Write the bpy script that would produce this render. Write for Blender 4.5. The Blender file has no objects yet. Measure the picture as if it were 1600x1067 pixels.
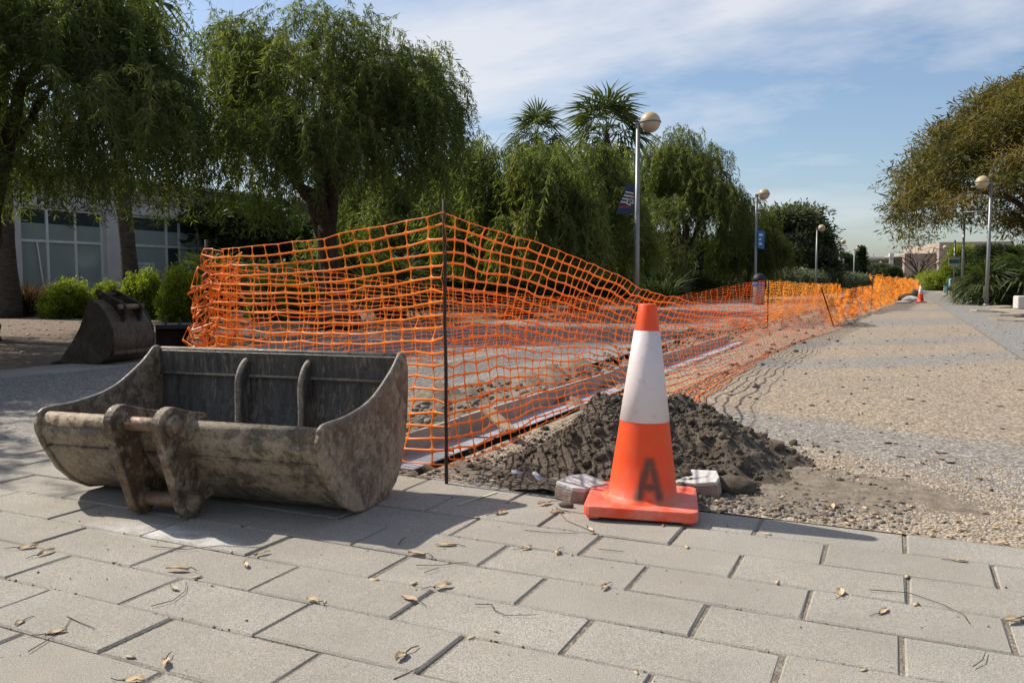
import bpy, bmesh, math, random
import numpy as np
from mathutils import Vector, Matrix
R_ = math.radians
scene = bpy.context.scene
col = scene.collection

# ---------------------------------------------------------------- camera, sky, sun, exposure
FPX, HOR, YAW, CAMH = 1295.0, 440.0, R_(25.14), 0.77      # calibrated on the paver grid (1600 px wide photograph)
PITCH = math.atan2(533.5 - HOR, FPX)
cam_d = bpy.data.cameras.new('camera'); cam_d.sensor_width = 36.0; cam_d.lens = FPX / 1600 * 36.0
cam_d.clip_start = 0.05; cam_d.clip_end = 3000
cam = bpy.data.objects.new('camera', cam_d); col.objects.link(cam)
cam.location = (0, 0, CAMH); cam.rotation_euler = (math.pi / 2 - PITCH, 0, YAW)
scene.camera = cam

SUN_EL = R_(45); SUN_ROT = R_(-90)          # sun stands to the left (-X), shadows run to +X
world = bpy.data.worlds.new('World'); scene.world = world; world.use_nodes = True
wn, wl = world.node_tree.nodes, world.node_tree.links
wn.clear()
w_out = wn.new('ShaderNodeOutputWorld'); w_bg = wn.new('ShaderNodeBackground')
sky = wn.new('ShaderNodeTexSky'); sky.sky_type = 'NISHITA'; sky.sun_disc = False
sky.sun_elevation = SUN_EL; sky.sun_rotation = SUN_ROT; sky.air_density = 1.0; sky.dust_density = 1.5; sky.ozone_density = 2.4
tc = wn.new('ShaderNodeTexCoord'); sep = wn.new('ShaderNodeSeparateXYZ'); wl.new(tc.outputs['Generated'], sep.inputs[0])
def wmath(op, a, b=None, c=None):
    n = wn.new('ShaderNodeMath'); n.operation = op
    for i, v in enumerate((a, b, c)):
        if v is None: continue
        if isinstance(v, (int, float)): n.inputs[i].default_value = v
        else: wl.new(v, n.inputs[i])
    return n.outputs[0]
zc = wmath('MAXIMUM', sep.outputs[2], 0.03); zc = wmath('ADD', zc, 0.30)
cx = wmath('DIVIDE', sep.outputs[0], zc); cy = wmath('DIVIDE', sep.outputs[1], zc)
cmb = wn.new('ShaderNodeCombineXYZ'); wl.new(cx, cmb.inputs[0]); wl.new(cy, cmb.inputs[1])
mp = wn.new('ShaderNodeMapping'); wl.new(cmb.outputs[0], mp.inputs[0]); mp.inputs['Location'].default_value = (12.2, 3.1, 0); mp.inputs['Rotation'].default_value = (0, 0, 0.5); mp.inputs['Scale'].default_value = (0.55, 1.0, 1)
cn = wn.new('ShaderNodeTexNoise'); wl.new(mp.outputs[0], cn.inputs['Vector']); cn.inputs['Scale'].default_value = 1.5; cn.inputs['Detail'].default_value = 9; cn.inputs['Roughness'].default_value = 0.58; cn.inputs['Distortion'].default_value = 0.25
cr = wn.new('ShaderNodeValToRGB'); wl.new(cn.outputs['Fac'], cr.inputs[0])
cr.color_ramp.elements[0].position = 0.46; cr.color_ramp.elements[0].color = (0, 0, 0, 1); cr.color_ramp.elements[1].position = 0.65; cr.color_ramp.elements[1].color = (0.85, 0.85, 0.85, 1)
cfac = wmath('MULTIPLY', cr.outputs[0], wmath('MINIMUM', wmath('MULTIPLY', wmath('MAXIMUM', sep.outputs[2], 0.0), 7.0), 1.0))
cmx = wn.new('ShaderNodeMixRGB'); wl.new(cfac, cmx.inputs[0]); wl.new(sky.outputs[0], cmx.inputs[1]); cmx.inputs[2].default_value = (5.7, 5.85, 6.2, 1)
wl.new(cmx.outputs[0], w_bg.inputs['Color']); w_bg.inputs['Strength'].default_value = 0.080
wl.new(w_bg.outputs[0], w_out.inputs['Surface'])

sun_d = bpy.data.lights.new('sun', 'SUN'); sun_d.energy = 3.4; sun_d.angle = R_(0.6); sun_d.color = (1.0, 0.93, 0.82)
sun = bpy.data.objects.new('sun', sun_d); col.objects.link(sun)
_ld = Vector((math.cos(SUN_EL), -0.025, -math.sin(SUN_EL)))   # direction the light travels
sun.rotation_euler = _ld.to_track_quat('-Z', 'Y').to_euler(); sun.location = (-20, 0, 30)

scene.view_settings.view_transform = 'Standard'; scene.view_settings.look = 'None'
scene.view_settings.gamma = 1.0; scene.view_settings.use_curve_mapping = False
scene.view_settings.exposure = 0.86
scene.cycles.max_bounces = 6; scene.cycles.diffuse_bounces = 3; scene.cycles.transmission_bounces = 4; scene.cycles.transparent_max_bounces = 6

# ---------------------------------------------------------------- photo pixel -> place (a pixel is only a direction; the ground or plane touched gives the distance)
_F = Vector((-math.sin(YAW) * math.cos(PITCH), math.cos(YAW) * math.cos(PITCH), -math.sin(PITCH)))
_Rt = Vector((math.cos(YAW), math.sin(YAW), 0)); _U = _Rt.cross(_F); _C = Vector((0, 0, CAMH))
def ray(u, v): return _F + _Rt * ((u - 800) / FPX) - _U * ((v - 533.5) / FPX)
def G(u, v, z=0.0):
    d = ray(u, v); return _C + d * ((z - CAMH) / d.z)
def GD(u, d):                                   # ground point seen in column u at distance d
    p = _C + ray(u, HOR) * d; return Vector((p.x, p.y, 0))
def AT(u, v, d): return _C + ray(u, v) * d
def FX(u, v, X):
    d = ray(u, v); return _C + d * (X / d.x)

# ---------------------------------------------------------------- helpers
def tag(o, label=None, cat=None, group=None, kind=None):
    if label: o['label'] = label
    if cat: o['category'] = cat
    if group: o['group'] = group
    if kind: o['kind'] = kind
    return o
def empty(name, loc=(0, 0, 0), rz=0.0, label=None, cat=None, group=None):
    o = bpy.data.objects.new(name, None); col.objects.link(o); o.empty_display_size = 0.1
    o.location = loc; o.rotation_euler = (0, 0, rz)
    return tag(o, label, cat, group)
def link(name, me, mat=None, parent=None, loc=None, rot=None, scale=None):
    o = bpy.data.objects.new(name, me); col.objects.link(o)
    if mat is not None and len(me.materials) == 0: me.materials.append(mat)
    if parent is not None: o.parent = parent
    if loc is not None: o.location = loc
    if rot is not None: o.rotation_euler = rot
    if scale is not None: o.scale = scale if not isinstance(scale, (int, float)) else (scale,) * 3
    return o
def copy_tree(o, parent=None):
    c = o.copy(); col.objects.link(c)
    if parent is not None: c.parent = parent
    for ch in list(o.children): copy_tree(ch, c)
    return c
def npmesh(name, V, F, smooth=False, tint=None):
    """V (n,3), F (m,k) int array with one k"""
    V = np.asarray(V, np.float32); F = np.asarray(F, np.int32); k = F.shape[1]
    me = bpy.data.meshes.new(name)
    me.vertices.add(len(V)); me.vertices.foreach_set('co', V.ravel())
    me.loops.add(F.size); me.loops.foreach_set('vertex_index', F.ravel())
    me.polygons.add(len(F)); me.polygons.foreach_set('loop_start', np.arange(0, F.size, k, dtype=np.int32))
    try: me.polygons.foreach_set('loop_total', np.full(len(F), k, np.int32))
    except Exception: pass
    if smooth: me.polygons.foreach_set('use_smooth', np.ones(len(F), bool))
    if tint is not None:
        a = me.attributes.new('tint', 'FLOAT', 'POINT'); a.data.foreach_set('value', np.asarray(tint, np.float32))
    me.update(calc_edges=True); me.validate()
    return me
class MB:
    """collects simple shapes, builds ONE mesh"""
    def __init__(s): s.v = []; s.f = []; s.sm = []
    def add(s, V, F, smooth=False):
        n = len(s.v); s.v += [tuple(p) for p in V]; s.f += [tuple(i + n for i in f) for f in F]; s.sm += [smooth] * len(F)
    def box(s, a, b, M=None):
        x0, y0, z0 = a; x1, y1, z1 = b
        V = [(x0,y0,z0),(x1,y0,z0),(x1,y1,z0),(x0,y1,z0),(x0,y0,z1),(x1,y0,z1),(x1,y1,z1),(x0,y1,z1)]
        if M is not None: V = [M @ Vector(p) for p in V]
        s.add(V, [(3,2,1,0),(4,5,6,7),(0,1,5,4),(1,2,6,5),(2,3,7,6),(3,0,4,7)])
    def prism(s, poly, x0, x1, axis='x', M=None):
        """poly of (p,z); extruded along local x"""
        n = len(poly)
        V = [(x0, p, z) for p, z in poly] + [(x1, p, z) for p, z in poly]
        if axis == 'y': V = [(p, x, z) for x, p, z in V]
        if axis == 'z': V = [(p, z, x) for x, p, z in V]
        if M is not None: V = [M @ Vector(p) for p in V]
        s.add(V, [tuple(range(n - 1, -1, -1)), tuple(range(n, 2 * n))] + [(i, (i + 1) % n, n + (i + 1) % n, n + i) for i in range(n)])
    def tube(s, pts, rad, n=8, cap=True, smooth=True):
        pts = [Vector(p) for p in pts]
        if not hasattr(rad, '__len__'): rad = [rad] * len(pts)
        V = []; prev = None
        for i, p in enumerate(pts):
            t = (pts[min(i + 1, len(pts) - 1)] - pts[max(i - 1, 0)]).normalized()
            if prev is None:
                a = Vector((0, 0, 1)) if abs(t.z) < .9 else Vector((1, 0, 0)); prev = t.cross(a).normalized()
            prev = (prev - t * prev.dot(t)).normalized(); b = t.cross(prev)
            V += [p + (prev * math.cos(2 * math.pi * k / n) + b * math.sin(2 * math.pi * k / n)) * rad[i] for k in range(n)]
        F = [(i * n + k, i * n + (k + 1) % n, (i + 1) * n + (k + 1) % n, (i + 1) * n + k) for i in range(len(pts) - 1) for k in range(n)]
        if cap: F += [tuple(range(n - 1, -1, -1)), tuple((len(pts) - 1) * n + k for k in range(n))]
        s.add(V, F, smooth)
    def lathe(s, prof, n=24, M=None, smooth=True, cap=True):
        V = [(r * math.cos(2 * math.pi * k / n), r * math.sin(2 * math.pi * k / n), z) for r, z in prof for k in range(n)]
        if M is not None: V = [M @ Vector(p) for p in V]
        m = len(prof)
        F = [(i * n + k, i * n + (k + 1) % n, (i + 1) * n + (k + 1) % n, (i + 1) * n + k) for i in range(m - 1) for k in range(n)]
        if cap: F += [tuple(range(n - 1, -1, -1)), tuple((m - 1) * n + k for k in range(n))]
        s.add(V, F, smooth)
    def mesh(s, name):
        me = bpy.data.meshes.new(name); me.from_pydata(s.v, [], s.f)
        me.polygons.foreach_set('use_smooth', s.sm); me.update(); me.validate(); return me
    def build(s, name, mat, parent=None, loc=None, rot=None, bevel=0, seg=2):
        o = link(name, s.mesh(name), mat, parent, loc, rot)
        if bevel:
            m = o.modifiers.new('bevel', 'BEVEL'); m.width = bevel; m.segments = seg; m.limit_method = 'ANGLE'; m.angle_limit = R_(35)
        return o

# ---------------------------------------------------------------- materials
class NT:
    def __init__(s, name, rough=0.8, metallic=0.0, spec=0.3):
        s.m = bpy.data.materials.new(name); s.m.use_nodes = True; s.n = s.m.node_tree.nodes; s.l = s.m.node_tree.links
        s.b = s.n['Principled BSDF']; s.out = s.n['Material Output']
        s.b.inputs['Roughness'].default_value = rough; s.b.inputs['Metallic'].default_value = metallic
        s.b.inputs['Specular IOR Level'].default_value = spec
    def set(s, sock, v):
        if isinstance(v, (int, float)): sock.default_value = v
        elif isinstance(v, tuple): sock.default_value = v if len(v) == len(sock.default_value) else (*v, 1)
        else: s.l.new(v, sock)
    def math(s, op, a, b=None, c=None, clamp=False):
        n = s.n.new('ShaderNodeMath'); n.operation = op; n.use_clamp = clamp
        for i, v in enumerate((a, b, c)):
            if v is not None: s.set(n.inputs[i], v)
        return n.outputs[0]
    def coord(s, kind='Object', scale=None):
        t = s.n.new('ShaderNodeTexCoord'); o = t.outputs[kind]
        if scale is not None:
            m = s.n.new('ShaderNodeMapping'); s.l.new(o, m.inputs[0]); m.inputs['Scale'].default_value = scale; o = m.outputs[0]
        return o
    def pos(s): return s.n.new('ShaderNodeNewGeometry').outputs['Position']
    def sep(s, v):
        n = s.n.new('ShaderNodeSeparateXYZ'); s.l.new(v, n.inputs[0]); return n.outputs
    def noise(s, vec, scale, detail=4, rough=0.55, dist=0.0):
        n = s.n.new('ShaderNodeTexNoise'); s.l.new(vec, n.inputs['Vector']); n.inputs['Scale'].default_value = scale
        n.inputs['Detail'].default_value = detail; n.inputs['Roughness'].default_value = rough; n.inputs['Distortion'].default_value = dist
        return n.outputs['Fac']
    def voro(s, vec, scale, feat='F1', rnd=1.0):
        n = s.n.new('ShaderNodeTexVoronoi'); n.feature = feat; s.l.new(vec, n.inputs['Vector']); n.inputs['Scale'].default_value = scale; n.inputs['Randomness'].default_value = rnd
        return n
    def ramp(s, fac, stops, interp='LINEAR'):
        n = s.n.new('ShaderNodeValToRGB'); s.l.new(fac, n.inputs[0]); e = n.color_ramp.elements; n.color_ramp.interpolation = interp
        while len(e) > 1: e.remove(e[-1])
        for i, (p, c) in enumerate(stops):
            if isinstance(c, (int, float)): c = (c, c, c)
            if i == 0: el = e[0]; el.position = p
            else: el = e.new(p)
            el.color = (*c, 1)
        return n.outputs[0]
    def mix(s, fac, a, b, mode='MIX'):
        n = s.n.new('ShaderNodeMixRGB'); n.blend_type = mode; s.set(n.inputs[0], fac); s.set(n.inputs[1], a); s.set(n.inputs[2], b); return n.outputs[0]
    def bump(s, h, strength=0.3, dist=0.01):
        n = s.n.new('ShaderNodeBump'); n.inputs['Strength'].default_value = strength; n.inputs['Distance'].default_value = dist
        s.l.new(h, n.inputs['Height']); s.l.new(n.outputs[0], s.b.inputs['Normal']); return n
    def col(s, c): s.set(s.b.inputs['Base Color'], c)
    def rnd(s): return s.n.new('ShaderNodeObjectInfo').outputs['Random']
    def attr(s, name='tint'):
        n = s.n.new('ShaderNodeAttribute'); n.attribute_name = name; return n.outputs['Fac']
M = {}
def plain(name, c, rough=0.7, metallic=0.0, spec=0.3, var=0.25, scale=6.0, bump=0.0, bscale=60):
    t = NT(name, rough, metallic, spec); p = t.coord('Object')
    f = t.noise(p, scale, 5)
    t.col(t.mix(t.ramp(f, [(0.3, 0.0), (0.7, 1.0)]), tuple(x * (1 - var) for x in c), tuple(min(1, x * (1 + var)) for x in c)))
    if bump: t.bump(t.noise(p, bscale, 4), bump, 0.01)
    M[name] = t.m; return t.m

# concrete pavers: speckled grit, stains, one tone per slab
t = NT('paver', 0.9, 0, 0.2); p = t.pos()
sp = t.noise(p, 330, 3, 0.7); st = t.noise(p, 2.2, 6, 0.6); st2 = t.noise(p, 11, 5, 0.65)
c = t.mix(t.ramp(sp, [(0.40, 0.0), (0.60, 1.0)]), (0.19, 0.176, 0.152), (0.47, 0.437, 0.378))
c = t.mix(t.math('MULTIPLY', t.ramp(st, [(0.38, 1.0), (0.62, 0.0)]), 0.42), c, (0.21, 0.19, 0.16))
c = t.mix(t.math('MULTIPLY', t.ramp(st2, [(0.55, 0.0), (0.75, 1.0)]), 0.3), c, (0.42, 0.39, 0.34))
c = t.mix(t.math('MULTIPLY', t.rnd(), 0.28), c, (0.24, 0.215, 0.18))
dk = t.ramp(t.voro(p, 26, 'F1').outputs['Distance'], [(0.035, 1.0), (0.06, 0.0)])
c = t.mix(t.math('MULTIPLY', dk, 0.8), c, (0.05, 0.045, 0.04))
x_, y_, z_ = t.sep(p)   # spilled lime dust in front of the large bucket
dd_ = t.math('ADD', t.math('POWER', t.math('DIVIDE', t.math('ADD', x_, 2.02), 0.34), 2.0), t.math('POWER', t.math('DIVIDE', t.math('SUBTRACT', y_, 1.80), 0.085), 2.0))
lm = t.math('MULTIPLY', t.ramp(dd_, [(0.0, 1.0), (1.0, 0.0)]), t.ramp(t.noise(p, 13, 7, .7), [(0.38, 0.0), (0.62, 1.0)]))
c = t.mix(t.math('MULTIPLY', lm, 0.8), c, (0.66, 0.65, 0.63))
t.col(t.mix(t.math('MULTIPLY', t.ramp(t.noise(p, 5.5, 7, .7), [(0.56, 0.0), (0.7, 1.0)]), 0.35), c, (0.30, 0.245, 0.18)))
t.bump(t.math('ADD', t.noise(p, 300, 3, 0.7), t.math('MULTIPLY', st2, 0.8)), 0.5, 0.004); M['paver'] = t.m
t = NT('joint_sand', 0.95); p = t.pos()
t.col(t.ramp(t.noise(p, 90, 5, 0.7), [(0.3, (0.075, 0.062, 0.048)), (0.5, (0.19, 0.162, 0.125)), (0.68, (0.34, 0.30, 0.245))]))
t.bump(t.noise(p, 150, 3), 0.8, 0.01); M['joint_sand'] = t.m

def aggregate(name, banded=True, dusty=0.0):
    t = NT(name, 0.85, 0, 0.3); p = t.pos(); x, y, z = t.sep(p)
    k = t.n.new('ShaderNodeMapRange'); t.l.new(y, k.inputs[0]); k.inputs[1].default_value = 4.5; k.inputs[2].default_value = 9; k.inputs[3].default_value = 0.6; k.inputs[4].default_value = -1.1
    yy = t.math('ADD', y, t.math('MULTIPLY', x, k.outputs[0]))
    yy = t.math('ADD', yy, t.math('MULTIPLY', t.math('SUBTRACT', t.noise(p, 0.8, 3), 0.5), 1.2))
    yy = t.math('ADD', yy, t.math('MULTIPLY', t.math('SUBTRACT', t.noise(p, 30, 2), 0.5), 0.12))
    stops = [(0, 0.0)]
    e = 0.10
    for a, b in ((3.72, 4.75), (8.3, 9.6), (11.2, 12.3), (16, 19), (23, 25.5), (30, 33), (38, 42)):
        stops += [((a - e) / 50, 0.0), ((a + e) / 50, 1.0), ((b - e) / 50, 1.0), ((b + e) / 50, 0.0)]
    band = t.ramp(t.math('DIVIDE', yy, 50), stops) if banded else None
    vv = t.voro(p, 62); rc = t.sep(vv.outputs['Color'])[0]
    pb = t.ramp(rc, [(0.0, (0.155, 0.112, 0.070)), (0.35, (0.315, 0.24, 0.158)), (0.7, (0.40, 0.315, 0.22)), (1.0, (0.50, 0.43, 0.33))])
    pg = t.ramp(rc, [(0.0, (0.12, 0.12, 0.12)), (0.4, (0.215, 0.206, 0.192)), (0.75, (0.29, 0.278, 0.255)), (1.0, (0.44, 0.42, 0.385))])
    c = t.mix(t.math('MULTIPLY', band, 0.78), pb, pg) if banded else pg
    gap = t.ramp(vv.outputs['Distance'], [(0.42, 0.0), (0.62, 1.0)])
    c = t.mix(t.math('MULTIPLY', gap, 0.6), c, (0.12, 0.105, 0.088))
    big = t.noise(p, 0.55, 6, 0.65); c = t.mix(t.math('MULTIPLY', t.ramp(big, [(0.42, 0.0), (0.66, 1.0)]), 0.35), c, (0.2, 0.175, 0.145))
    c = t.mix(dusty, c, (0.25, 0.215, 0.17)) if dusty else c
    t.col(c); t.bump(t.math('SUBTRACT', 1.0, vv.outputs['Distance']), 0.55, 0.006)
    M[name] = t.m
aggregate('aggregate'); aggregate('aggregate_grey', False)
t = NT('pebble', 0.7, 0, 0.35); a = t.attr()
t.col(t.ramp(a, [(0.0, (0.20, 0.15, 0.105)), (0.3, (0.31, 0.24, 0.165)), (0.6, (0.385, 0.31, 0.22)), (0.8, (0.32, 0.29, 0.25)), (1.0, (0.50, 0.44, 0.35))])); M['pebble'] = t.m
t = NT('bark_ground', 0.95); p = t.pos()
c = t.ramp(t.noise(p, 22, 6, 0.7), [(0.3, (0.07, 0.05, 0.035)), (0.5, (0.17, 0.125, 0.09)), (0.68, (0.30, 0.235, 0.175))])
c = t.mix(t.ramp(t.voro(p, 14).outputs['Distance'], [(0.12, 1.0), (0.2, 0.0)]), c, (0.42, 0.35, 0.26)); t.col(c)
t.bump(t.noise(p, 35, 5, 0.7), 0.9, 0.03); M['bark_ground'] = t.m
t = NT('dirt', 0.95); p = t.pos()
t.col(t.ramp(t.noise(p, 1.3, 8, 0.68), [(0.3, (0.19, 0.15, 0.11)), (0.5, (0.29, 0.24, 0.18)), (0.7, (0.36, 0.31, 0.245))])); t.bump(t.noise(p, 14, 6, 0.7), 0.5, 0.03); M['dirt'] = t.m
t = NT('soil', 0.97, 0, 0.15); p = t.pos()
c = t.ramp(t.noise(p, 16, 7, 0.7), [(0.3, (0.075, 0.060, 0.046)), (0.52, (0.155, 0.126, 0.096)), (0.75, (0.27, 0.225, 0.175))])
t.col(c); t.bump(t.noise(p, 70, 6, 0.75), 1.0, 0.02); M['soil'] = t.m
t = NT('dust', 0.97, 0, 0.15); p = t.pos()
t.col(t.ramp(t.noise(p, 20, 7, 0.7), [(0.3, (0.13, 0.105, 0.08)), (0.55, (0.235, 0.195, 0.15)), (0.75, (0.33, 0.28, 0.22))])); t.bump(t.noise(p, 90, 5, 0.7), 0.8, 0.01); M['dust'] = t.m
t = NT('rubble', 0.95, 0, 0.2); a = t.attr(); p = t.pos()
c = t.ramp(a, [(0.0, (0.10, 0.085, 0.07)), (0.5, (0.21, 0.185, 0.155)), (1.0, (0.36, 0.33, 0.29))]); c = t.mix(t.noise(p, 40, 4), c, (0.12, 0.10, 0.08)); t.col(c)
t.bump(t.noise(p, 60, 5), 0.6, 0.01); M['rubble'] = t.m

def steel(name, dark, brown, tan, a0, streak=None):
    t = NT(name, 0.62, 0.15, 0.35); p = t.coord('Object')
    q = p
    if streak:
        m = t.n.new('ShaderNodeMapping'); t.l.new(p, m.inputs[0]); m.inputs['Scale'].default_value = streak; q = m.outputs[0]
    n1 = t.noise(q, 9, 9, 0.75, 0.15); n2 = t.noise(q, 24, 9, 0.78, 0.25); n3 = t.noise(p, 4.0, 6, 0.7)
    c = t.mix(t.ramp(n1, [(0.40, 0.0), (0.60, 1.0)]), dark, brown)
    md = t.ramp(t.math('ADD', t.math('MULTIPLY', n2, 0.6), t.math('MULTIPLY', n3, 0.4)), [(a0 - 0.01, 0.0), (a0 + 0.06, 1.0)])
    c = t.mix(t.math('MULTIPLY', md, 0.8), c, tan)
    c = t.mix(t.math('MULTIPLY', t.ramp(t.noise(p, 70, 5, .7), [(0.35, 1.0), (0.55, 0.0)]), 0.45), c, tuple(x * .6 for x in dark))
    sc = t.ramp(t.noise(t.coord('Object', (60, 60, 5)), 1.0, 3, 0.6, 2.0), [(0.66, 0.0), (0.70, 1.0)])
    c = t.mix(t.math('MULTIPLY', sc, 0.3), c, (0.34, 0.29, 0.22))
    t.col(c); t.set(t.b.inputs['Roughness'], t.math('ADD', t.math('MULTIPLY', md, 0.3), 0.45))
    t.bump(t.math('ADD', n2, t.math('MULTIPLY', md, 0.6)), 0.4, 0.006); M[name] = t.m
steel('bucket_steel', (0.088, 0.068, 0.050), (0.20, 0.148, 0.100), (0.37, 0.30, 0.21), 0.465)
steel('bucket_inner', (0.050, 0.046, 0.043), (0.115, 0.10, 0.086), (0.29, 0.25, 0.195), 0.53, (3.0, 3.0, 0.55))
steel('bucket_ear', (0.062, 0.045, 0.033), (0.17, 0.108, 0.066), (0.35, 0.29, 0.205), 0.49)
steel('bucket_rim', (0.13, 0.115, 0.095), (0.22, 0.185, 0.145), (0.36, 0.31, 0.24), 0.48)
steel('pin_steel', (0.16, 0.10, 0.065), (0.27, 0.18, 0.12), (0.34, 0.26, 0.18), 0.52)
steel('rust_dark', (0.022, 0.018, 0.015), (0.06, 0.043, 0.031), (0.13, 0.095, 0.065), 0.56)
steel('rust_brown', (0.05, 0.036, 0.026), (0.115, 0.08, 0.053), (0.19, 0.14, 0.095), 0.50, (3, 3, 0.6))
plain('dark_rock', (0.030, 0.026, 0.022), 0.95, bump=.6, bscale=20); plain('rod', (0.055, 0.042, 0.033), 0.8, 0.3)
t = NT('net_orange', 0.42, 0, 0.45); p = t.pos()
c = t.mix(t.noise(p, 9, 4), (0.92, 0.235, 0.016), (0.97, 0.33, 0.03)); c = t.mix(t.math('MULTIPLY', t.ramp(t.noise(p, 30, 5), [(0.5, 0.0), (0.7, 1.0)]), 0.38), c, (0.52, 0.27, 0.14)); t.col(c)
tr = t.n.new('ShaderNodeBsdfTranslucent'); t.set(tr.inputs[0], (0.98, 0.36, 0.03)); mx = t.n.new('ShaderNodeMixShader'); mx.inputs[0].default_value = 0.38
t.l.new(t.b.outputs[0], mx.inputs[1]); t.l.new(tr.outputs[0], mx.inputs[2]); t.l.new(mx.outputs[0], t.out.inputs['Surface']); M['net_orange'] = t.m

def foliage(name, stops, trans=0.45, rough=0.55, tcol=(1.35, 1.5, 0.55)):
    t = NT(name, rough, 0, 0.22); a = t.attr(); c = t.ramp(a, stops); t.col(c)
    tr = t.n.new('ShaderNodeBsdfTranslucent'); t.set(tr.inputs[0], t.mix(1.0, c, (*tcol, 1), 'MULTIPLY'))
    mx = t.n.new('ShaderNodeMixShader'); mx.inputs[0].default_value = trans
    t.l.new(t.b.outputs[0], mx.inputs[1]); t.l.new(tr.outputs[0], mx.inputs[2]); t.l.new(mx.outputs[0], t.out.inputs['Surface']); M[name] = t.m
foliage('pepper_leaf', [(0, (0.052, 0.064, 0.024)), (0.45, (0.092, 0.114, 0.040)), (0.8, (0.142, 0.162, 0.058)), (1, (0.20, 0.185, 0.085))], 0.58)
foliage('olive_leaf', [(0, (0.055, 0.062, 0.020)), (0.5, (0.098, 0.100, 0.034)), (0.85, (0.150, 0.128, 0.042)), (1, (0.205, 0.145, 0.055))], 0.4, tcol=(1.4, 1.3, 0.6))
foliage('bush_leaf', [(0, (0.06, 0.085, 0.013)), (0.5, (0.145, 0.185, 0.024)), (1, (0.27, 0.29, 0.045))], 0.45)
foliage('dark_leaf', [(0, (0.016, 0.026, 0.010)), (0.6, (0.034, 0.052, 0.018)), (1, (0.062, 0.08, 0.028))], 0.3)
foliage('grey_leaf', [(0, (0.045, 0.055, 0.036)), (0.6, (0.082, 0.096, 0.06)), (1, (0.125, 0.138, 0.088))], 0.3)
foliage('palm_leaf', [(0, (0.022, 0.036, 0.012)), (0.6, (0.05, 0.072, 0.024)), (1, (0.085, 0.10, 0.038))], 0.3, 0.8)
foliage('dead_leaf', [(0, (0.07, 0.045, 0.025)), (0.6, (0.14, 0.095, 0.055)), (1, (0.24, 0.175, 0.105))], 0.3, tcol=(1.2, 1.0, 0.7))
t = NT('bark', 0.95, 0, 0.15); p = t.coord('Object', (1, 1, 0.3))
n = t.noise(p, 14, 7, 0.7); t.col(t.ramp(n, [(0.3, (0.022, 0.017, 0.013)), (0.55, (0.075, 0.056, 0.042)), (0.75, (0.135, 0.105, 0.08))])); t.bump(n, 1.0, 0.05); M['bark'] = t.m
t = NT('palm_bark', 0.95, 0, 0.15); p = t.coord('Object', (1, 1, 5))
n = t.noise(p, 6, 6, 0.7); t.col(t.ramp(n, [(0.3, (0.03, 0.025, 0.02)), (0.6, (0.09, 0.075, 0.06)), (0.8, (0.15, 0.125, 0.10))])); t.bump(n, 0.8, 0.05); M['palm_bark'] = t.m
t = NT('dry_leaf', 0.75, 0, 0.25); p = t.coord('Object')
t.col(t.mix(t.noise(p, 60, 4), t.mix(t.rnd(), (0.30, 0.19, 0.10), (0.50, 0.37, 0.22)), (0.56, 0.44, 0.29))); M['dry_leaf'] = t.m
plain('twig', (0.07, 0.048, 0.034), 0.9)
plain('galvanised', (0.20, 0.203, 0.205), 0.45, 0.55, 0.5, 0.15, 3)
plain('pole_dark', (0.16, 0.155, 0.15), 0.6, 0.3)
plain('globe_cream', (0.46, 0.35, 0.18), 0.35, 0, 0.5, 0.08); plain('globe_lower', (0.42, 0.35, 0.25), 0.3, 0, 0.5, 0.08)
plain('white_paint', (0.70, 0.69, 0.66), 0.6, 0, 0.3, 0.06); plain('wall_white', (0.54, 0.50, 0.455), 0.9, 0, 0.2, 0.1, 2)
plain('brick_tan', (0.36, 0.30, 0.25), 0.9, 0, 0.2, 0.18, 3, 0.3); plain('mortar', (0.20, 0.17, 0.145), 0.95)
plain('alu', (0.72, 0.71, 0.68), 0.4, 0.3, 0.5, 0.08)
t = NT('glass_blind', 0.08, 0, 0.6); p = t.pos(); t.col(t.mix(t.noise(p, 1.2, 3), (0.24, 0.275, 0.245), (0.31, 0.345, 0.31))); M['glass_blind'] = t.m
t = NT('glass_dark', 0.06, 0, 0.7); t.col((0.035, 0.048, 0.05)); M['glass_dark'] = t.m
plain('black', (0.02, 0.02, 0.021), 0.6); plain('concrete', (0.33, 0.315, 0.29), 0.9, 0, 0.2, 0.2, 8, 0.3)
plain('concrete_pale', (0.50, 0.485, 0.46), 0.9, 0, 0.2, 0.15, 20, 0.5); plain('terracotta_grey', (0.30, 0.225, 0.19), 0.9, 0, 0.2, 0.2, 18, 0.5)
plain('far_wall', (0.32, 0.26, 0.21), 0.9, 0, 0.2, 0.05, 0.2); plain('far_wall_light', (0.50, 0.47, 0.43), 0.9, 0, 0.2, 0.05, 0.3)
plain('wood', (0.27, 0.20, 0.135), 0.85, 0, 0.2, 0.25, 14); plain('sheet_metal', (0.42, 0.43, 0.46), 0.38, 0.3, 0.5, 0.28, 7); plain('board_shade_grey', (0.33, 0.305, 0.27), 0.7, 0, 0.3, 0.2, 8)
plain('blue_paint', (0.03, 0.13, 0.33), 0.5); plain('cyan_paint', (0.25, 0.55, 0.66), 0.5, var=0.05); plain('yellow_paint', (0.70, 0.48, 0.03), 0.5); plain('navy', (0.035, 0.045, 0.085), 0.75); plain('red_paint', (0.38, 0.05, 0.05), 0.7); plain('stripe_white', (0.50, 0.49, 0.46), 0.8); plain('green_paint', (0.04, 0.12, 0.10), 0.5); plain('sign_grey', (0.36, 0.40, 0.38), 0.6)
t = NT('chalk', 0.95); t.col((0.43, 0.44, 0.27)); M['chalk'] = t.m

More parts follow.
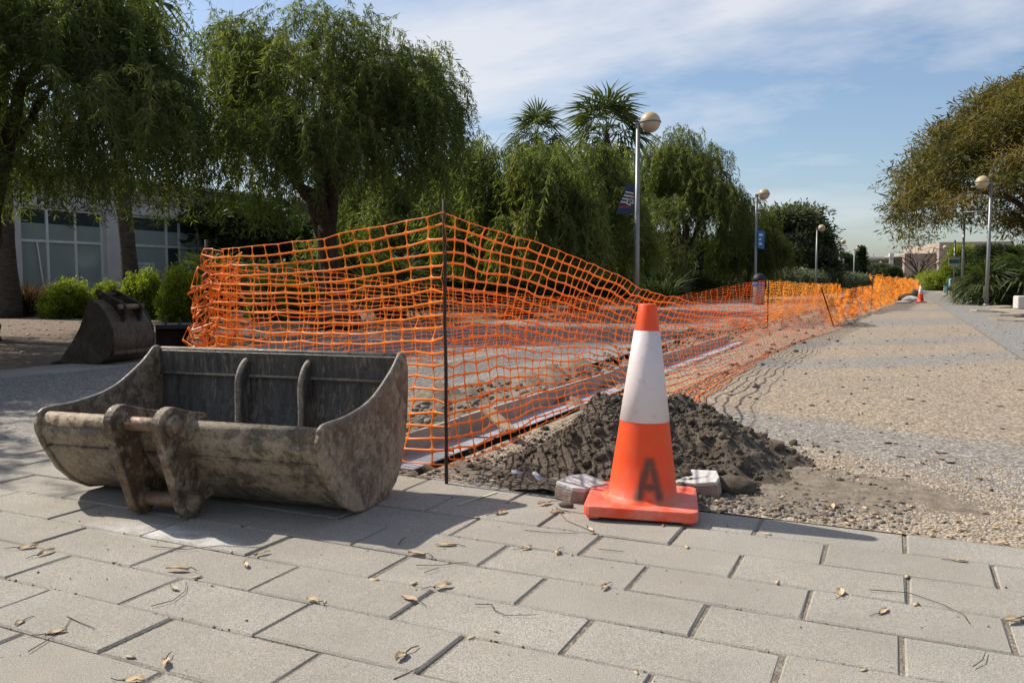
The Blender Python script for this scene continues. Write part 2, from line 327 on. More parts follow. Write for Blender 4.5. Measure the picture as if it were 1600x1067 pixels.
# ================================================================ SETTING
def sheet(name, x0, x1, y0, y1, z, mat, kind='structure'):
    me = bpy.data.meshes.new(name); me.from_pydata([(x0,y0,z),(x1,y0,z),(x1,y1,z),(x0,y1,z)], [], [(0,1,2,3)])
    o = link(name, me, M[mat]); tag(o, kind=kind); return o
EDGE = 2.76                     # where the pavers meet the exposed-aggregate promenade
CX0, CX1 = -2.62, -1.72         # the dug-up strip
LX = -6.42                      # left border of the promenade
tag(sheet('ground', -900, 900, -60, 1600, -0.16, 'dirt'))
sheet('promenade_right', CX1, 1.10, EDGE + .001, 170, 0.0, 'aggregate')
sheet('promenade_side_strip', 1.112, 2.25, EDGE, 170, 0.0, 'aggregate_grey')
sheet('promenade_seam', 1.08, 1.14, EDGE, 170, -0.008, 'joint_sand')
sheet('promenade_left', LX, CX0, 2.56, 120, 0.0, 'aggregate_grey')
sheet('planting_bed', -40, LX - 0.62, -6, 130, -0.01, 'bark_ground')
sheet('verge', 2.25, 60, EDGE, 170, -0.02, 'dirt')

# pavers, each one built: rows run along X, half-bond
pav = sheet('pavement', -7.0, 5.5, -1.5, EDGE, -0.0048, 'joint_sand')
L, W, GS, GL = 0.4195, 0.2012, 0.009, 0.0045
def slab_mesh(name, lx, ly, h=0.05, ch=0.0045, seed=0):
    rr = random.Random(seed); hx, hy = lx / 2, ly / 2
    j = lambda: rr.uniform(-0.0012, 0.0012)
    V = []; 
    for (z, k) in ((-h, 0.0), (-ch, 0.0), (0.0, ch)):
        V += [(-hx + k + j(), -hy + k + j(), z), (hx - k + j(), -hy + k + j(), z), (hx - k + j(), hy - k + j(), z), (-hx + k + j(), hy - k + j(), z)]
    F = [(0,1,5,4),(1,2,6,5),(2,3,7,6),(3,0,4,7),(4,5,9,8),(5,6,10,9),(6,7,11,10),(7,4,8,11),(8,9,10,11)]
    me = bpy.data.meshes.new(name); me.from_pydata(V, [], F); me.materials.append(M['paver']); me.update(); return me
rnd = random.Random(4)
PM = [slab_mesh('paver', L - GS, W - GL, seed=i) for i in range(6)]
PH = [slab_mesh('paver', L / 2 - GS, W - GL, seed=20 + i) for i in range(2)]
OFF = [0.0, -0.495, -0.99, -1.51, -3.02, -3.55, -4.08, -3.63, -3.18]
npv = 0
for k in range(15):
    off = (OFF[k] % 1.0 if k < 9 else (0.5 * k) % 1.0) * L
    x00 = -0.387 + off
    y = EDGE - (k + 0.5) * W
    for j in range(-14, 9):
        xc = x00 + (j + 0.5) * L
        if k == 0 and xc < -3.0: continue
        # keep what the photograph can see, plus a margin for a step aside
        d = Vector((xc, y, 0)) - _C; dep = d.dot(_F)
        if dep < 0.9: continue
        u = 800 + FPX * d.dot(_Rt) / dep; v = 533.5 - FPX * d.dot(_U) / dep
        if u < -420 or u > 2020 or v > 1330: continue
        o = link('paver', rnd.choice(PM), None, pav, (xc, y, rnd.uniform(-0.0022, 0.0022)), (rnd.gauss(0, 0.003), rnd.gauss(0, 0.003), rnd.gauss(0, 0.004)))
        npv += 1
# plain continuation of the paving where no slab is picked out
# edging slabs between promenade and planting bed
edg = sheet('edging_bed', LX - 0.62, LX, -4, 130, -0.02, 'joint_sand')
EM = slab_mesh('edging_slab', 0.59, 0.385, seed=50)
for i in range(46):
    link('edging_slab', EM, None, edg, (LX - 0.31, 2.0 + i * 0.40, rnd.uniform(-0.004, 0.004) + 0.004), (rnd.gauss(0, .008), rnd.gauss(0, .008), rnd.gauss(0, .01)))

# ---------- loose stones set in the promenade near the pavers (real pebbles), too many to count
def blob_template(sub=1, seed=0, rough=0.18):
    bm = bmesh.new(); bmesh.ops.create_icosphere(bm, subdivisions=sub, radius=1.0); r = np.random.RandomState(seed)
    V = np.array([v.co[:] for v in bm.verts]); F = np.array([[v.index for v in f.verts] for f in bm.faces]); bm.free()
    V *= (1 + r.uniform(-rough, rough, (len(V), 1))); return V, F
def scatter(name, P, S, mat, seed=0, smooth=True, tint=None, templ=None, flat=None):
    """P (n,3) places, S (n,3) sizes -> one mesh"""
    r = np.random.RandomState(seed); n = len(P); T = templ or [blob_template(1, i) for i in range(4)]
    VV = []; FF = []; TT = []; base = 0
    which = r.randint(0, len(T), n); tint = r.rand(n) if tint is None else tint
    for k, (V, F) in enumerate(T):
        ix = np.where(which == k)[0]
        if len(ix) == 0: continue
        a = r.uniform(0, 2 * np.pi, len(ix)); b = r.normal(0, 0.35, len(ix)) if flat is None else r.normal(0, flat, len(ix))
        X = V[None] * S[ix][:, None, :]
        ca, sa, cb, sb = np.cos(a)[:, None], np.sin(a)[:, None], np.cos(b)[:, None], np.sin(b)[:, None]
        x, y, z = X[..., 0], X[..., 1], X[..., 2]
        y, z = y * cb - z * sb, y * sb + z * cb
        x, y = x * ca - y * sa, x * sa + y * ca
        Q = np.stack([x, y, z], -1) + P[ix][:, None, :]
        VV.append(Q.reshape(-1, 3)); FF.append((F[None] + (np.arange(len(ix)) * len(V))[:, None, None] + base).reshape(-1, F.shape[1])); TT.append(np.repeat(tint[ix], len(V)))
        base += len(ix) * len(V)
    me = npmesh(name, np.concatenate(VV), np.concatenate(FF), smooth, np.concatenate(TT))
    return link(name, me, mat)
r = np.random.RandomState(3)
n = 19000
px = r.uniform(-1.7, 1.08, n); py = EDGE + 0.006 + 1.35 * r.beta(1.0, 1.7, n)
P = np.stack([px, py, np.full(n, -0.0004)], -1); s = r.uniform(0.0036, 0.0072, n); S = np.stack([s * r.uniform(1, 1.5, n), s, s * r.uniform(.35, .6, n)], -1)
tag(scatter('pebbles', P, S, M['pebble'], 1, flat=0.2), 'small tan pebbles set in the promenade beside the pavers', 'pebbles', kind='stuff')

# ---------- dug-up strip: uneven soil bed with broken stones
def hfield(name, x0, x1, y0, y1, nx, ny, fn, mat):
    X, Y = np.meshgrid(np.linspace(x0, x1, nx), np.linspace(y0, y1, ny)); Z = fn(X, Y)
    V = np.stack([X, Y, Z], -1).reshape(-1, 3); i = np.arange(nx * ny).reshape(ny, nx)
    F = np.stack([i[:-1, :-1], i[:-1, 1:], i[1:, 1:], i[1:, :-1]], -1).reshape(-1, 4)
    return link(name, npmesh(name, V, F, True), mat)
_pr = np.random.RandomState(11); _pw = [(_pr.normal(0, 1, 2) * f, _pr.uniform(0, 6.28), 1.0 / f) for f in (1.5, 2.5, 4, 6, 9, 13, 19, 27, 38) for _ in range(4)]
def fbm(X, Y, lo=0, hi=99):
    Z = 0
    for (k, ph, a) in _pw:
        f = 1 / a
        if lo <= f <= hi: Z = Z + a * np.sin(X * k[0] * 2 + Y * k[1] * 2 + ph)
    return Z
tr = hfield('trench', CX0 - 0.25, CX1 + 0.02, EDGE - 0.02, 40, 40, 900, lambda X, Y: -0.045 + 0.05 * fbm(X, Y) + 0.075 * np.exp(-((X - CX0) / 0.28) ** 2) - 0.05 * np.clip((X - (CX1 - .25)) / .25, 0, 1), M['dust']); tag(tr, kind='structure')
n = 800
px = CX0 - 0.2 + (CX1 - CX0) * r.rand(n) * 0.95; py = EDGE + 34 * r.beta(0.8, 2.6, n); s = 0.010 + 0.042 * r.beta(1.0, 5, n)
tag(scatter('rubble', np.stack([px, py, 0.02 + 0 * px], -1), np.stack([s * 1.3, s, s * .7], -1), M['rubble'], 5, smooth=False), 'broken grey stones and dirt along the dug strip', 'rubble', kind='stuff')

# ================================================================ THE STEEL EDGING of the strip: upright leaf + flat pale leaf
for i, (y0, y1) in enumerate(((2.80, 3.52), (3.56, 5.9), (5.93, 8.2), (8.24, 10.6))):
    e = empty('formwork_edging', (-1.95, y0, 0), 0, ('nearest short length of grey formwork edging beside the net rod', 'grey formwork edging behind the soil heap', 'third length of grey formwork edging, past the soil heap', 'farthest grey formwork edging along the dug strip')[i], 'edging', 'formwork edging along the dug strip')
    dz = rnd.uniform(-.008, .008); ln = y1 - y0; a = rnd.uniform(-0.006, 0.006)
    m = MB(); m.prism([(-0.02, -0.05), (0.0, -0.05), (0.012, 0.105 + dz), (-0.008, 0.105 + dz)], 0, ln, 'y'); m.build('upright_board', M['board_shade_grey'], e, bevel=.002)  # grey of the upright leaf's shaded side is put into its colour
    m = MB(); m.prism([(0.004, 0.006), (0.20, 0.016), (0.20, 0.021), (0.004, 0.011)], 0.0, ln, 'y'); m.build('flat_sheet', M['sheet_metal'], e)  # pale bluish colour stands in for sky reflected on the flat leaf
    e.rotation_euler.z = a
m = MB(); m.box((-0.16, -0.03, 0), (0.16, 0.03, 0.022)); p = G(782, 684)
o = m.build('wood_scrap', M['wood'], None, (p.x - .02, p.y, 0.085), (0, R_(14), R_(-38)), .003); tag(o, 'short grey-brown board lying across the edging near the soil heap', 'board')
m = MB(); m.box((-0.13, -0.05, 0), (0.13, 0.05, 0.02)); o = m.build('wood_scrap', M['wood'], None, (-2.22, 3.28, 0.06), (0.05, -0.06, 0.5), .003); tag(o, 'pale flat board lying in the dug strip behind the net rod', 'board')
m = MB(); m.box((-0.05, -0.03, 0), (0.05, 0.03, 0.02)); p = G(1146, 571); o = m.build('wood_scrap', M['wood'], None, (p.x, p.y, 0.004), (0, 0, 0.3), .003); tag(o, 'small tan wood offcut on the promenade under the long net', 'board')

# ================================================================ SOIL HEAP
def heap(X, Y):
    a = ((X + 1.08) / 0.31); b = (Y - 3.62) / 0.62
    h1 = 0.285 * np.exp(-(np.abs(a) ** 2.1 + np.abs(b) ** 2.0))
    h2 = 0.19 * np.exp(-(((X + 0.72) / 0.27) ** 2 + ((Y - 3.52) / 0.5) ** 2))
    h3 = 0.065 * np.exp(-(((X + 1.34) / 0.22) ** 2 + ((Y - 3.25) / 0.34) ** 2))
    h = np.maximum(np.maximum(h1, h2), h3) + 0.25 * (h1 + h2 + h3 - np.maximum(np.maximum(h1, h2), h3))
    f = np.clip(h / 0.08, 0, 1)
    return h - 0.030 + 0.11 * f * np.clip(fbm(X * 1.1, Y * 1.1, 4), -.9, 1.2) * .5 + 0.016 * f * np.clip(fbm(X * 2.6, Y * 2.6, 9), -1, 1.5) * .5
hp = hfield('soil_heap', -1.75, 0.0, 2.72, 4.9, 190, 220, heap, M['soil']); tag(hp, 'heap of dark crumbly soil behind the large traffic cone', 'soil heap', kind='stuff')
n = 5600
px = r.normal(-0.98, 0.33, n); py = r.normal(3.42, 0.33, n); hz = heap(px, py); ok = (hz > -0.027) & (py > 2.84) & (px < -0.1); px, py, hz = px[ok], py[ok], hz[ok]; n = len(px)
s = 0.0022 + 0.048 * r.beta(0.55, 10, n)
tag(scatter('soil_clods', np.stack([px, py, np.maximum(hz, 0) + s * .3], -1), np.stack([s * 1.15, s, s * .85], -1), M['soil'], 8, smooth=False, templ=[blob_template(1, 30 + i, .28) for i in range(5)]), 'clods of dark earth covering the soil heap', 'clods', kind='stuff')
# thin spilled earth at the foot of the heap
n = 2600
px = r.normal(-0.75, 0.42, n); py = np.abs(r.normal(0, 0.36, n)) + EDGE + .02; ok = (px < 0.05) & (px > -1.7); px, py = px[ok], py[ok]; n = len(px); s = r.uniform(.003, .011, n)
tag(scatter('spilled_earth', np.stack([px, py, s * .3], -1), np.stack([s * 1.3, s, s * .6], -1), M['rubble'], 9, smooth=False), 'loose crumbs of earth and grit spilled around the soil heap', 'grit', kind='stuff')
def dustpatch(X, Y):
    d = np.sqrt(((X + .38) / .62) ** 2 + ((Y - 3.25) / .36) ** 2); d2 = np.sqrt(((X + 1.2) / .5) ** 2 + ((Y - 2.98) / .22) ** 2)
    return 0.010 * (1.05 - np.minimum(d, d2)) + 0.0035 * fbm(X * 2, Y * 2, 4)
dp = hfield('spilled_dust', -1.69, .5, 2.77, 3.75, 150, 80, dustpatch, M['dust']); tag(dp, 'thin layer of pale dusty earth on the promenade right of the heap', 'dust', kind='stuff')

def rock(name, loc, size, mat, seed, label, cat, sub=2, rough=0.2, rz=0.0, parent=None):
    V, F = blob_template(sub, seed, rough); rs = np.random.RandomState(seed); V = V * np.array(size)
    V[:, 2] = np.maximum(V[:, 2], -size[2] * 0.55); me = npmesh(name, V, F, False)
    o = link(name, me, M[mat], parent, (loc[0], loc[1], loc[2] + size[2] * .5), (0, 0, rz)); tag(o, label, cat); return o
p = G(1145, 772); rock('stone', (p.x, p.y + .03, 0.0), (0.075, 0.055, 0.042), 'soil', 41, 'largest lump of dried earth at the right foot of the heap', 'stone', 3, .09)
p = G(1205, 742); rock('stone', (p.x - .03, p.y, 0.012), (0.05, 0.045, 0.038), 'soil', 42, 'brown earth lump behind the largest lump, right side of the heap', 'stone', 3, .1)
p = G(1100, 700); rock('stone', (p.x, p.y, 0.06), (0.04, 0.035, 0.032), 'rubble', 43, 'dark lump on the heap just right of the cone', 'stone', 3, .1)
p = G(770, 862 - 36); rock('stone', (-1.02, 2.61, 0), (0.026, 0.014, 0.012), 'rubble', 44, 'small grey stone wedged under the left corner of the cone base', 'stone', 2, .15)
def fragment(loc, rz, tilt, poly, h, label):
    e = empty('broken_paver', loc, rz, label, 'broken paver', 'broken concrete pavers by the soil heap'); e.rotation_euler = (tilt[0], tilt[1], rz)
    m = MB(); n = len(poly); rr = random.Random(len(label))
    m.prism([(x, y) for x, y in poly], 0, h * .72, 'z'); m.build('red_underside', M['terracotta_grey'], e, bevel=.003)
    m = MB(); m.prism([(x * .995, y * .995) for x, y in poly], h * .72 + .0005, h, 'z'); m.build('pale_face', M['concrete_pale'], e, bevel=.004)
    return e
p = G(898, 782); fragment((p.x, p.y + .05, 0.0), R_(20), (0.12, 0.10), [(-.09, -.03), (-.03, -.076), (.012, -.07), (.096, .012), (.06, .05), (.008, .085), (-.05, .04)], 0.062, 'broken paver with a pale top and reddish side left of the cone')
p = G(1085, 778); fragment((p.x + .0, p.y + .09, 0.0), R_(-10), (0.16, -0.12), [(-.10, -.06), (.02, -.068), (.092, -.05), (.085, .0), (.05, .066), (-.09, .08)], 0.062, 'broken paver with a chipped pale top right behind the cone')
m = MB(); m.box((-.03, -.006, 0), (.03, .006, .004)); p = G(1155, 690, .12); o = m.build('wood_chip', M['concrete_pale'], None, (p.x, p.y, .105), (.3, -1.0, .6), .001); tag(o, 'pale wood chip sticking out of the right slope of the soil heap', 'wood chip')
for u, v, rz, lb in ((810, 748, .4, 'left scrap of greenish glassy litter in front of the soil heap'), (838, 752, -.5, 'right scrap of greenish glassy litter beside the broken paver')):
    m = MB(); m.prism([(-.03, 0), (-.01, .008), (.012, .006), (.032, 0), (.01, .003), (-.012, .004)], -.011, .011, 'y'); p = G(u, v); o = m.build('litter_scrap', M['sheet_metal'], None, (p.x, p.y, .02), (.5, .3, rz), .001); tag(o, lb, 'litter')
# chalk spray marks on the pavers
def mark(name, pts, w, label):
    m = MB()
    for (a, b) in zip(pts[:-1], pts[1:]):
        A = G(*a); B = G(*b); d = (B - A).normalized(); n = Vector((-d.y, d.x, 0)) * w
        m.add([A - n, B - n, B + n, A + n], [(0, 1, 2, 3)])
    o = m.build(name, M['chalk'], None, (0, 0, 0.004)); tag(o, label, 'paint mark', kind=None); return o
mark('paint_mark', [(716, 790), (745, 780), (776, 770)], .006, 'faint yellow-green spray line on the pavers right of the net rod')

# ================================================================ TRAFFIC CONE
def glow(t, c, f):      # thin plastic lets some sun through
    tr = t.n.new('ShaderNodeBsdfTranslucent'); t.set(tr.inputs[0], c); mx = t.n.new('ShaderNodeMixShader'); mx.inputs[0].default_value = f
    t.l.new(t.b.outputs[0], mx.inputs[1]); t.l.new(tr.outputs[0], mx.inputs[2]); t.l.new(mx.outputs[0], t.out.inputs['Surface'])
def cone_material():
    t = NT('cone_orange', 0.5, 0, 0.4); p = t.coord('Object'); x, y, z = t.sep(p)
    n = t.noise(p, 8, 5); c = t.mix(n, (0.88, 0.075, 0.014), (0.95, 0.12, 0.026))
    c = t.mix(t.math('MULTIPLY', t.ramp(t.noise(p, 26, 6, .7), [(0.52, 0.0), (0.72, 1.0)]), 0.28), c, (0.62, 0.26, 0.17))
    dirt = t.math('MULTIPLY', t.ramp(z, [(0.045, 1.0), (0.10, 0.0)]), t.ramp(t.noise(p, 14, 5), [(0.4, 0.0), (0.62, 1.0)])); c = t.mix(t.math('MULTIPLY', dirt, 0.55), c, (0.45, 0.34, 0.26))
    # sprayed letter A: distance to its three strokes, on the face turned to -Y (local)
    def seg(ax, az, bx, bz):
        dx, dz = bx - ax, bz - az; L2 = dx * dx + dz * dz
        px_ = t.math('SUBTRACT', x, ax); pz_ = t.math('SUBTRACT', z, az)
        h = t.math('DIVIDE', t.math('ADD', t.math('MULTIPLY', px_, dx), t.math('MULTIPLY', pz_, dz)), L2, clamp=True)
        ex = t.math('SUBTRACT', px_, t.math('MULTIPLY', h, dx)); ez = t.math('SUBTRACT', pz_, t.math('MULTIPLY', h, dz))
        return t.math('SQRT', t.math('ADD', t.math('MULTIPLY', ex, ex), t.math('MULTIPLY', ez, ez)))
    d = t.math('MINIMUM', t.math('MINIMUM', seg(-.036, .062, -.004, .178), seg(.032, .066, .004, .178)), seg(-.022, .098, .024, .098))
    d = t.math('ADD', d, t.math('MULTIPLY', t.math('SUBTRACT', t.noise(p, 40, 4), .5), .007))
    paint = t.math('MULTIPLY', t.ramp(d, [(0.006, 1.0), (0.0215, 0.0)]), t.math('LESS_THAN', y, 0.0))
    c = t.mix(t.math('MULTIPLY', paint, 0.86), c, (0.075, 0.066, 0.045))
    t.col(c); t.bump(t.noise(p, 60, 4), 0.08, 0.005); glow(t, c, 0.18); M['cone_orange'] = t.m
cone_material()
t = NT('cone_sleeve', 0.45, 0, 0.4); p = t.coord('Object'); c = t.mix(t.noise(p, 12, 6, .7), (0.72, 0.645, 0.635), (0.84, 0.77, 0.76)); c = t.mix(t.math('MULTIPLY', t.ramp(t.noise(p, 35, 6, .7), [(.58, 0.0), (.75, 1.0)]), .4), c, (.45, .37, .34)); t.col(c); t.bump(t.noise(p, 9, 4), .15, .01); glow(t, c, .15); M['cone_sleeve'] = t.m
t = NT('cone_base', 0.55, 0, 0.35); p = t.coord('Object'); c = t.mix(t.ramp(t.noise(p, 10, 6, .7), [(.38, 0.0), (.62, 1.0)]), (0.74, 0.075, 0.026), (0.70, 0.20, 0.14)); t.col(c); M['cone_base'] = t.m
def make_cone(loc, rz, label, s=1.0, group=None):
    e = empty('traffic_cone', loc, rz, label, 'traffic cone', group); e.scale = (s, s, s)
    m = MB(); h = 0.182; rc = 0.03; poly = []
    for cxx, cyy, a0 in ((h - rc, h - rc, 0), (-h + rc, h - rc, 90), (-h + rc, -h + rc, 180), (h - rc, -h + rc, 270)):
        poly += [(cxx + rc * math.cos(R_(a0 + q)), cyy + rc * math.sin(R_(a0 + q))) for q in (0, 22.5, 45, 67.5, 90)]
    m.prism(poly, 0.008, 0.043, 'z')
    for sx, sy in ((1, 1), (-1, 1), (1, -1), (-1, -1)): m.box((sx * .15 - .02, sy * .15 - .02, 0), (sx * .15 + .02, sy * .15 + .02, 0.0085))
    m.build('base', M['cone_base'], e, bevel=.006)
    r_at = lambda z: 0.116 + (0.030 - 0.116) * (z - 0.05) / (0.69 - 0.05)
    m = MB(); m.lathe([(0.140, 0.0425), (0.126, 0.049), (r_at(.056), .056), (r_at(.18), .18), (r_at(.30), .30), (r_at(.45), .45), (r_at(.60), .60), (r_at(.688), .688), (0.027, .693), (0.022, .690), (0.022, .62)], 48, cap=False)
    b = m.build('body', M['cone_orange'], e); b.rotation_euler.z = -rz + YAW + R_(3)
    m = MB(); m.lathe([(r_at(.302) + .0002, .302), (r_at(.303) + .0016, .303), (r_at(.45) + .0016, .45), (r_at(.602) + .0016, .602), (r_at(.603) + .0002, .603)], 48, cap=False)
    m.build('reflective_sleeve', M['cone_sleeve'], e)
    return e
c1 = make_cone((-0.775, 2.69, 0.004), R_(14), 'large orange and white traffic cone with a dark sprayed letter A'); c1.rotation_euler.x = R_(-0.6); c1.rotation_euler.y = R_(0.9)
p = G(1438, 473); make_cone((p.x, p.y, 0.0), 0.3, 'distant small orange and white cone by the far rubble')

# ================================================================ BUCKETS
TH = R_(7.0); P0 = G(570, 797); BL = 1.10
bk = empty('excavator_bucket', (P0.x, P0.y, 0), TH, 'wide mud-caked excavator bucket lying open on the pavers', 'excavator bucket')
shell = [(-.262, .300), (-.284, .262), (-.258, .205), (-.203, .118), (-.145, .062), (-.075, .022), (0, .006), (.085, .004), (.165, .016), (.222, .05), (.262, .10), (.296, .18), (.318, .28), (.326, .38), (.320, .490)]
def inset(path, tck):
    out = []
    for i, (a, b) in enumerate(path):
        p0 = path[max(i - 1, 0)]; p1 = path[min(i + 1, len(path) - 1)]; tx, tz = p1[0] - p0[0], p1[1] - p0[1]; l = math.hypot(tx, tz)
        out.append((a - tz / l * tck, b + tx / l * tck))
    return out
def smooth_path(path, n=4):
    out = []
    P = [np.array(p) for p in path]
    for i in range(len(P) - 1):
        a, b, c, d = P[max(i - 1, 0)], P[i], P[i + 1], P[min(i + 2, len(P) - 1)]
        for q in range(n):
            s = q / n; out.append(tuple(0.5 * ((2 * b) + (-a + c) * s + (2 * a - 5 * b + 4 * c - d) * s * s + (-a + 3 * b - 3 * c + d) * s ** 3)))
    out.append(path[-1]); return out
def shell_mesh(path, x0, x1, tck, nx=14):
    """outer and inner skins, rows along x; returns two MBs"""
    ins = inset(path, tck); n = len(path); xs = [x0 + (x1 - x0) * i / nx for i in range(nx + 1)]
    a = MB(); V = [(x, p, z) for x in xs for p, z in path]
    a.add(V, [(i * n + k, (i + 1) * n + k, (i + 1) * n + k + 1, i * n + k + 1) for i in range(nx) for k in range(n - 1)], True)
    b = MB(); V = [(x, p, z) for x in xs for p, z in ins]
    b.add(V, [(i * n + k + 1, (i + 1) * n + k + 1, (i + 1) * n + k, i * n + k) for i in range(nx) for k in range(n - 1)], True)
    for e in (0, n - 1):
        V = [(x, *path[e]) for x in xs] + [(x, *ins[e]) for x in xs]; F = [(i, i + 1, nx + 2 + i, nx + 1 + i) for i in range(nx)]
        a.add(V, F if e else [f[::-1] for f in F])
    return a, b
sp = smooth_path(shell, 4)
a, b = shell_mesh(sp, -BL + .012, -.012, 0.013)
a.build('outer_shell', M['bucket_steel'], bk); b.build('inner_shell', M['bucket_inner'], bk)
m = MB(); m.tube([(-BL + .01, -.252, .292), (-BL * .5, -.252, .2915), (-.01, -.252, .292)], .031, 16); m.build('lip_tube', M['bucket_steel'], bk)
plate = [(-.235, .328), (-.262, .325), (-.285, .31), (-.298, .285), (-.296, .262), (-.272, .205), (-.214, .112), (-.150, .052), (-.078, .014), (0, 0), (.088, 0), (.17, .010), (.228, .044), (.270, .095), (.305, .178), (.328, .28), (.336, .38), (.335, .455), (.322, .488), (.300, .501), (.278, .499), (.262, .486), (.225, .455), (.178, .425), (.128, .396), (.075, .370), (.01, .350), (-.057, .338), (-.13, .330), (-.19, .328)]
for x0 in (-BL - .008, -.010):
    m = MB(); m.prism(plate, x0, x0 + .018); m.build('side_plate', M['bucket_steel'], bk, bevel=.005, seg=2)
# weld bead along the top edge of each plate, in a lighter steel tone
edge = plate[18:] + plate[:3]
for x0 in (-BL + .001, -.001):
    m = MB(); m.tube([(x0, p, z + .002) for p, z in smooth_path(edge, 2)], .0085, 8); m.build('rim_bead', M['bucket_rim'], bk)
m = MB(); m.prism([(.318, .40), (.334, .40), (.331, .497), (.313, .497), (.296, .492), (.300, .402)], -BL + .01, -.01); m.build('cutting_edge', M['bucket_inner'], bk, bevel=.004)
m = MB(); m.tube([(-BL + .012, .309, .498), (-BL * .5, .309, .4985), (-.012, .309, .498)], .0085, 8); m.build('rim_bead', M['bucket_rim'], bk)
m = MB(); m.tube([(-BL + .012, .298, .40), (-BL * .5, .298, .401), (-.012, .298, .40)], .006, 6); m.build('weld_seam', M['bucket_rim'], bk)
for xr in (-.672, -.392):
    m = MB(); ribp = [(.318, .10), (.312, .20), (.309, .30), (.307, .40), (.300, .455), (.285, .452), (.262, .432), (.245, .40), (.238, .36), (.236, .2), (.215, .08), (.17, .03), (.22, .05)]
    m.prism(ribp, xr - .011, xr + .011); m.build('rib', M['bucket_inner'], bk, bevel=.006, seg=2)
    m = MB(); m.tube([(xr, p, z) for p, z in smooth_path([(.296, .462), (.283, .455), (.260, .434), (.243, .40), (.236, .36), (.234, .2), (.213, .08)], 3)], .011, 8); m.build('rib_edge', M['bucket_rim'], bk)
def arc(cx_, cz_, rr, a0, a1, n): return [(cx_ + rr * math.cos(R_(a0 + (a1 - a0) * i / (n - 1))), cz_ + rr * math.sin(R_(a0 + (a1 - a0) * i / (n - 1)))) for i in range(n)]
ear = arc(-.345, .318, .060, 60, 195, 10) + arc(-.262, .056, .054, 200, 345, 9) + [(-.15, .058), (-.20, .125), (-.25, .20), (-.272, .25), (-.262, .30), (-.215, .318), (-.175, .322), (-.19, .337), (-.25, .350)]
for xe in (-.500, -.688):
    e_ = MB(); e_.prism(ear, xe - .017, xe + .017); eo = e_.build('ear', M['bucket_ear'], bk, bevel=.005, seg=2)
    for (pp, zz, rr) in ((-.345, .318, .036), (-.262, .056, .036)):
        m = MB(); Mx = Matrix.Translation((xe, pp, zz)) @ Matrix.Rotation(R_(90), 4, 'Y'); m.lathe([(rr - .004, -.031), (rr, -.027), (rr, .027), (rr - .004, .031)], 20, Mx); m.build('pin_boss', M['bucket_ear'], eo)
for (pp, zz, rr) in ((-.345, .318, .023), (-.262, .056, .024)):
    m = MB(); m.tube([(-.735, pp, zz), (-.46, pp, zz)], rr, 18); m.build('pin', M['pin_steel'], bk)
# the left wear strip and lower wear band on the front
m = MB(); m.tube([(-BL + .02, -.262, .205), (-BL * .5, -.262, .2055), (-.02, -.262, .205)], .005, 6); m.build('weld_seam', M['bucket_ear'], bk)

# second, narrow digging bucket resting on its mouth, opening to the left
A2 = G(170, 571); B2 = G(243, 562); ax = (B2 - A2); w2 = 0.50; th2 = math.atan2(ax.y, ax.x)
b2 = empty('digging_bucket', (A2.x, A2.y, 0), th2, 'rusty digging bucket standing at the edge of the planting bed', 'excavator bucket')
# local x: along its width (away to the right), local +y: to the left-back (mouth side)
sp2 = smooth_path([(.60, .006), (.35, .004), (.10, .02), (-.02, .09), (-.07, .20), (-.06, .33), (.0, .45), (.08, .54), (.17, .60)], 4)
sp2 = sp2[::1]
a, b = shell_mesh([(p, z) for p, z in sp2][::-1], 0.0, w2, 0.012, 8)
a.build('outer_shell', M['rust_brown'], b2); b.build('inner_shell', M['rust_dark'], b2)
side = [(.60, .0), (.35, .0), (.10, .012), (-.028, .085), (-.078, .20), (-.068, .335), (-.005, .46), (.075, .55), (.17, .61), (.20, .60), (.24, .50), (.32, .34), (.42, .20), (.56, .05)]
for x0 in (-.012, w2 - .006):
    m = MB(); m.prism(side, x0, x0 + .018); m.build('side_plate', M['rust_dark'], b2, bevel=.004)
m = MB(); m.prism([(.58, .0), (.70, .0), (.60, .03), (.56, .03)], -.02, w2 + .02); m.build('cutting_edge', M['rust_dark'], b2, bevel=.003)
m = MB(); m.box((-.006, -.085, .10), (w2 + .006, -.060, .135)); m.build('wear_strip', M['rust_brown'], b2, bevel=.004)
for xe in (.16, .36):
    m = MB(); m.prism([(.26, .70), (.21, .68), (.05, .61), (-.05, .57), (-.075, .53), (-.06, .44), (-.02, .36), (.02, .44), (.12, .55), (.22, .60), (.28, .67)], xe - .014, xe + .014); m.build('ear', M['rust_dark'], b2, bevel=.004)
m = MB(); m.tube([(.11, -.03, .535), (.41, -.03, .535)], .026, 14); m.build('pin', M['pin_steel'], b2)
m = MB(); m.tube([(.13, .215, .645), (.39, .215, .645)], .02, 12); m.build('pin', M['rust_dark'], b2)
b2.rotation_euler.z = th2

# third: small dark trenching bucket behind, mouth towards the camera
p = GD(268, 8.9)
b3 = empty('trenching_bucket', p, YAW + R_(22), 'small black trenching bucket between the rusty bucket and the net', 'excavator bucket')
for x0 in (-.17, .155):
    m = MB(); m.prism([(-.20, 0), (.16, 0), (.20, .08), (.20, .24), (.12, .31), (-.14, .31), (-.20, .25)], x0, x0 + .015); m.build('side_plate', M['black'], b3, bevel=.003)
m = MB(); m.prism([(-.2, .002), (.16, .002), (.197, .08), (.197, .24), (.12, .305), (-.14, .305), (-.14, .29), (.115, .29), (.182, .235), (.182, .085), (.15, .017), (-.2, .017)], -.156, .156); m.build('shell', M['rust_dark'], b3)
m = MB(); m.box((-.165, -.215, .0), (.165, -.19, .05)); m.build('cutting_edge', M['black'], b3, bevel=.003); m = MB(); m.box((-.165, -.19, .27), (.165, -.15, .315)); m.build('top_lip', M['black'], b3, bevel=.003)
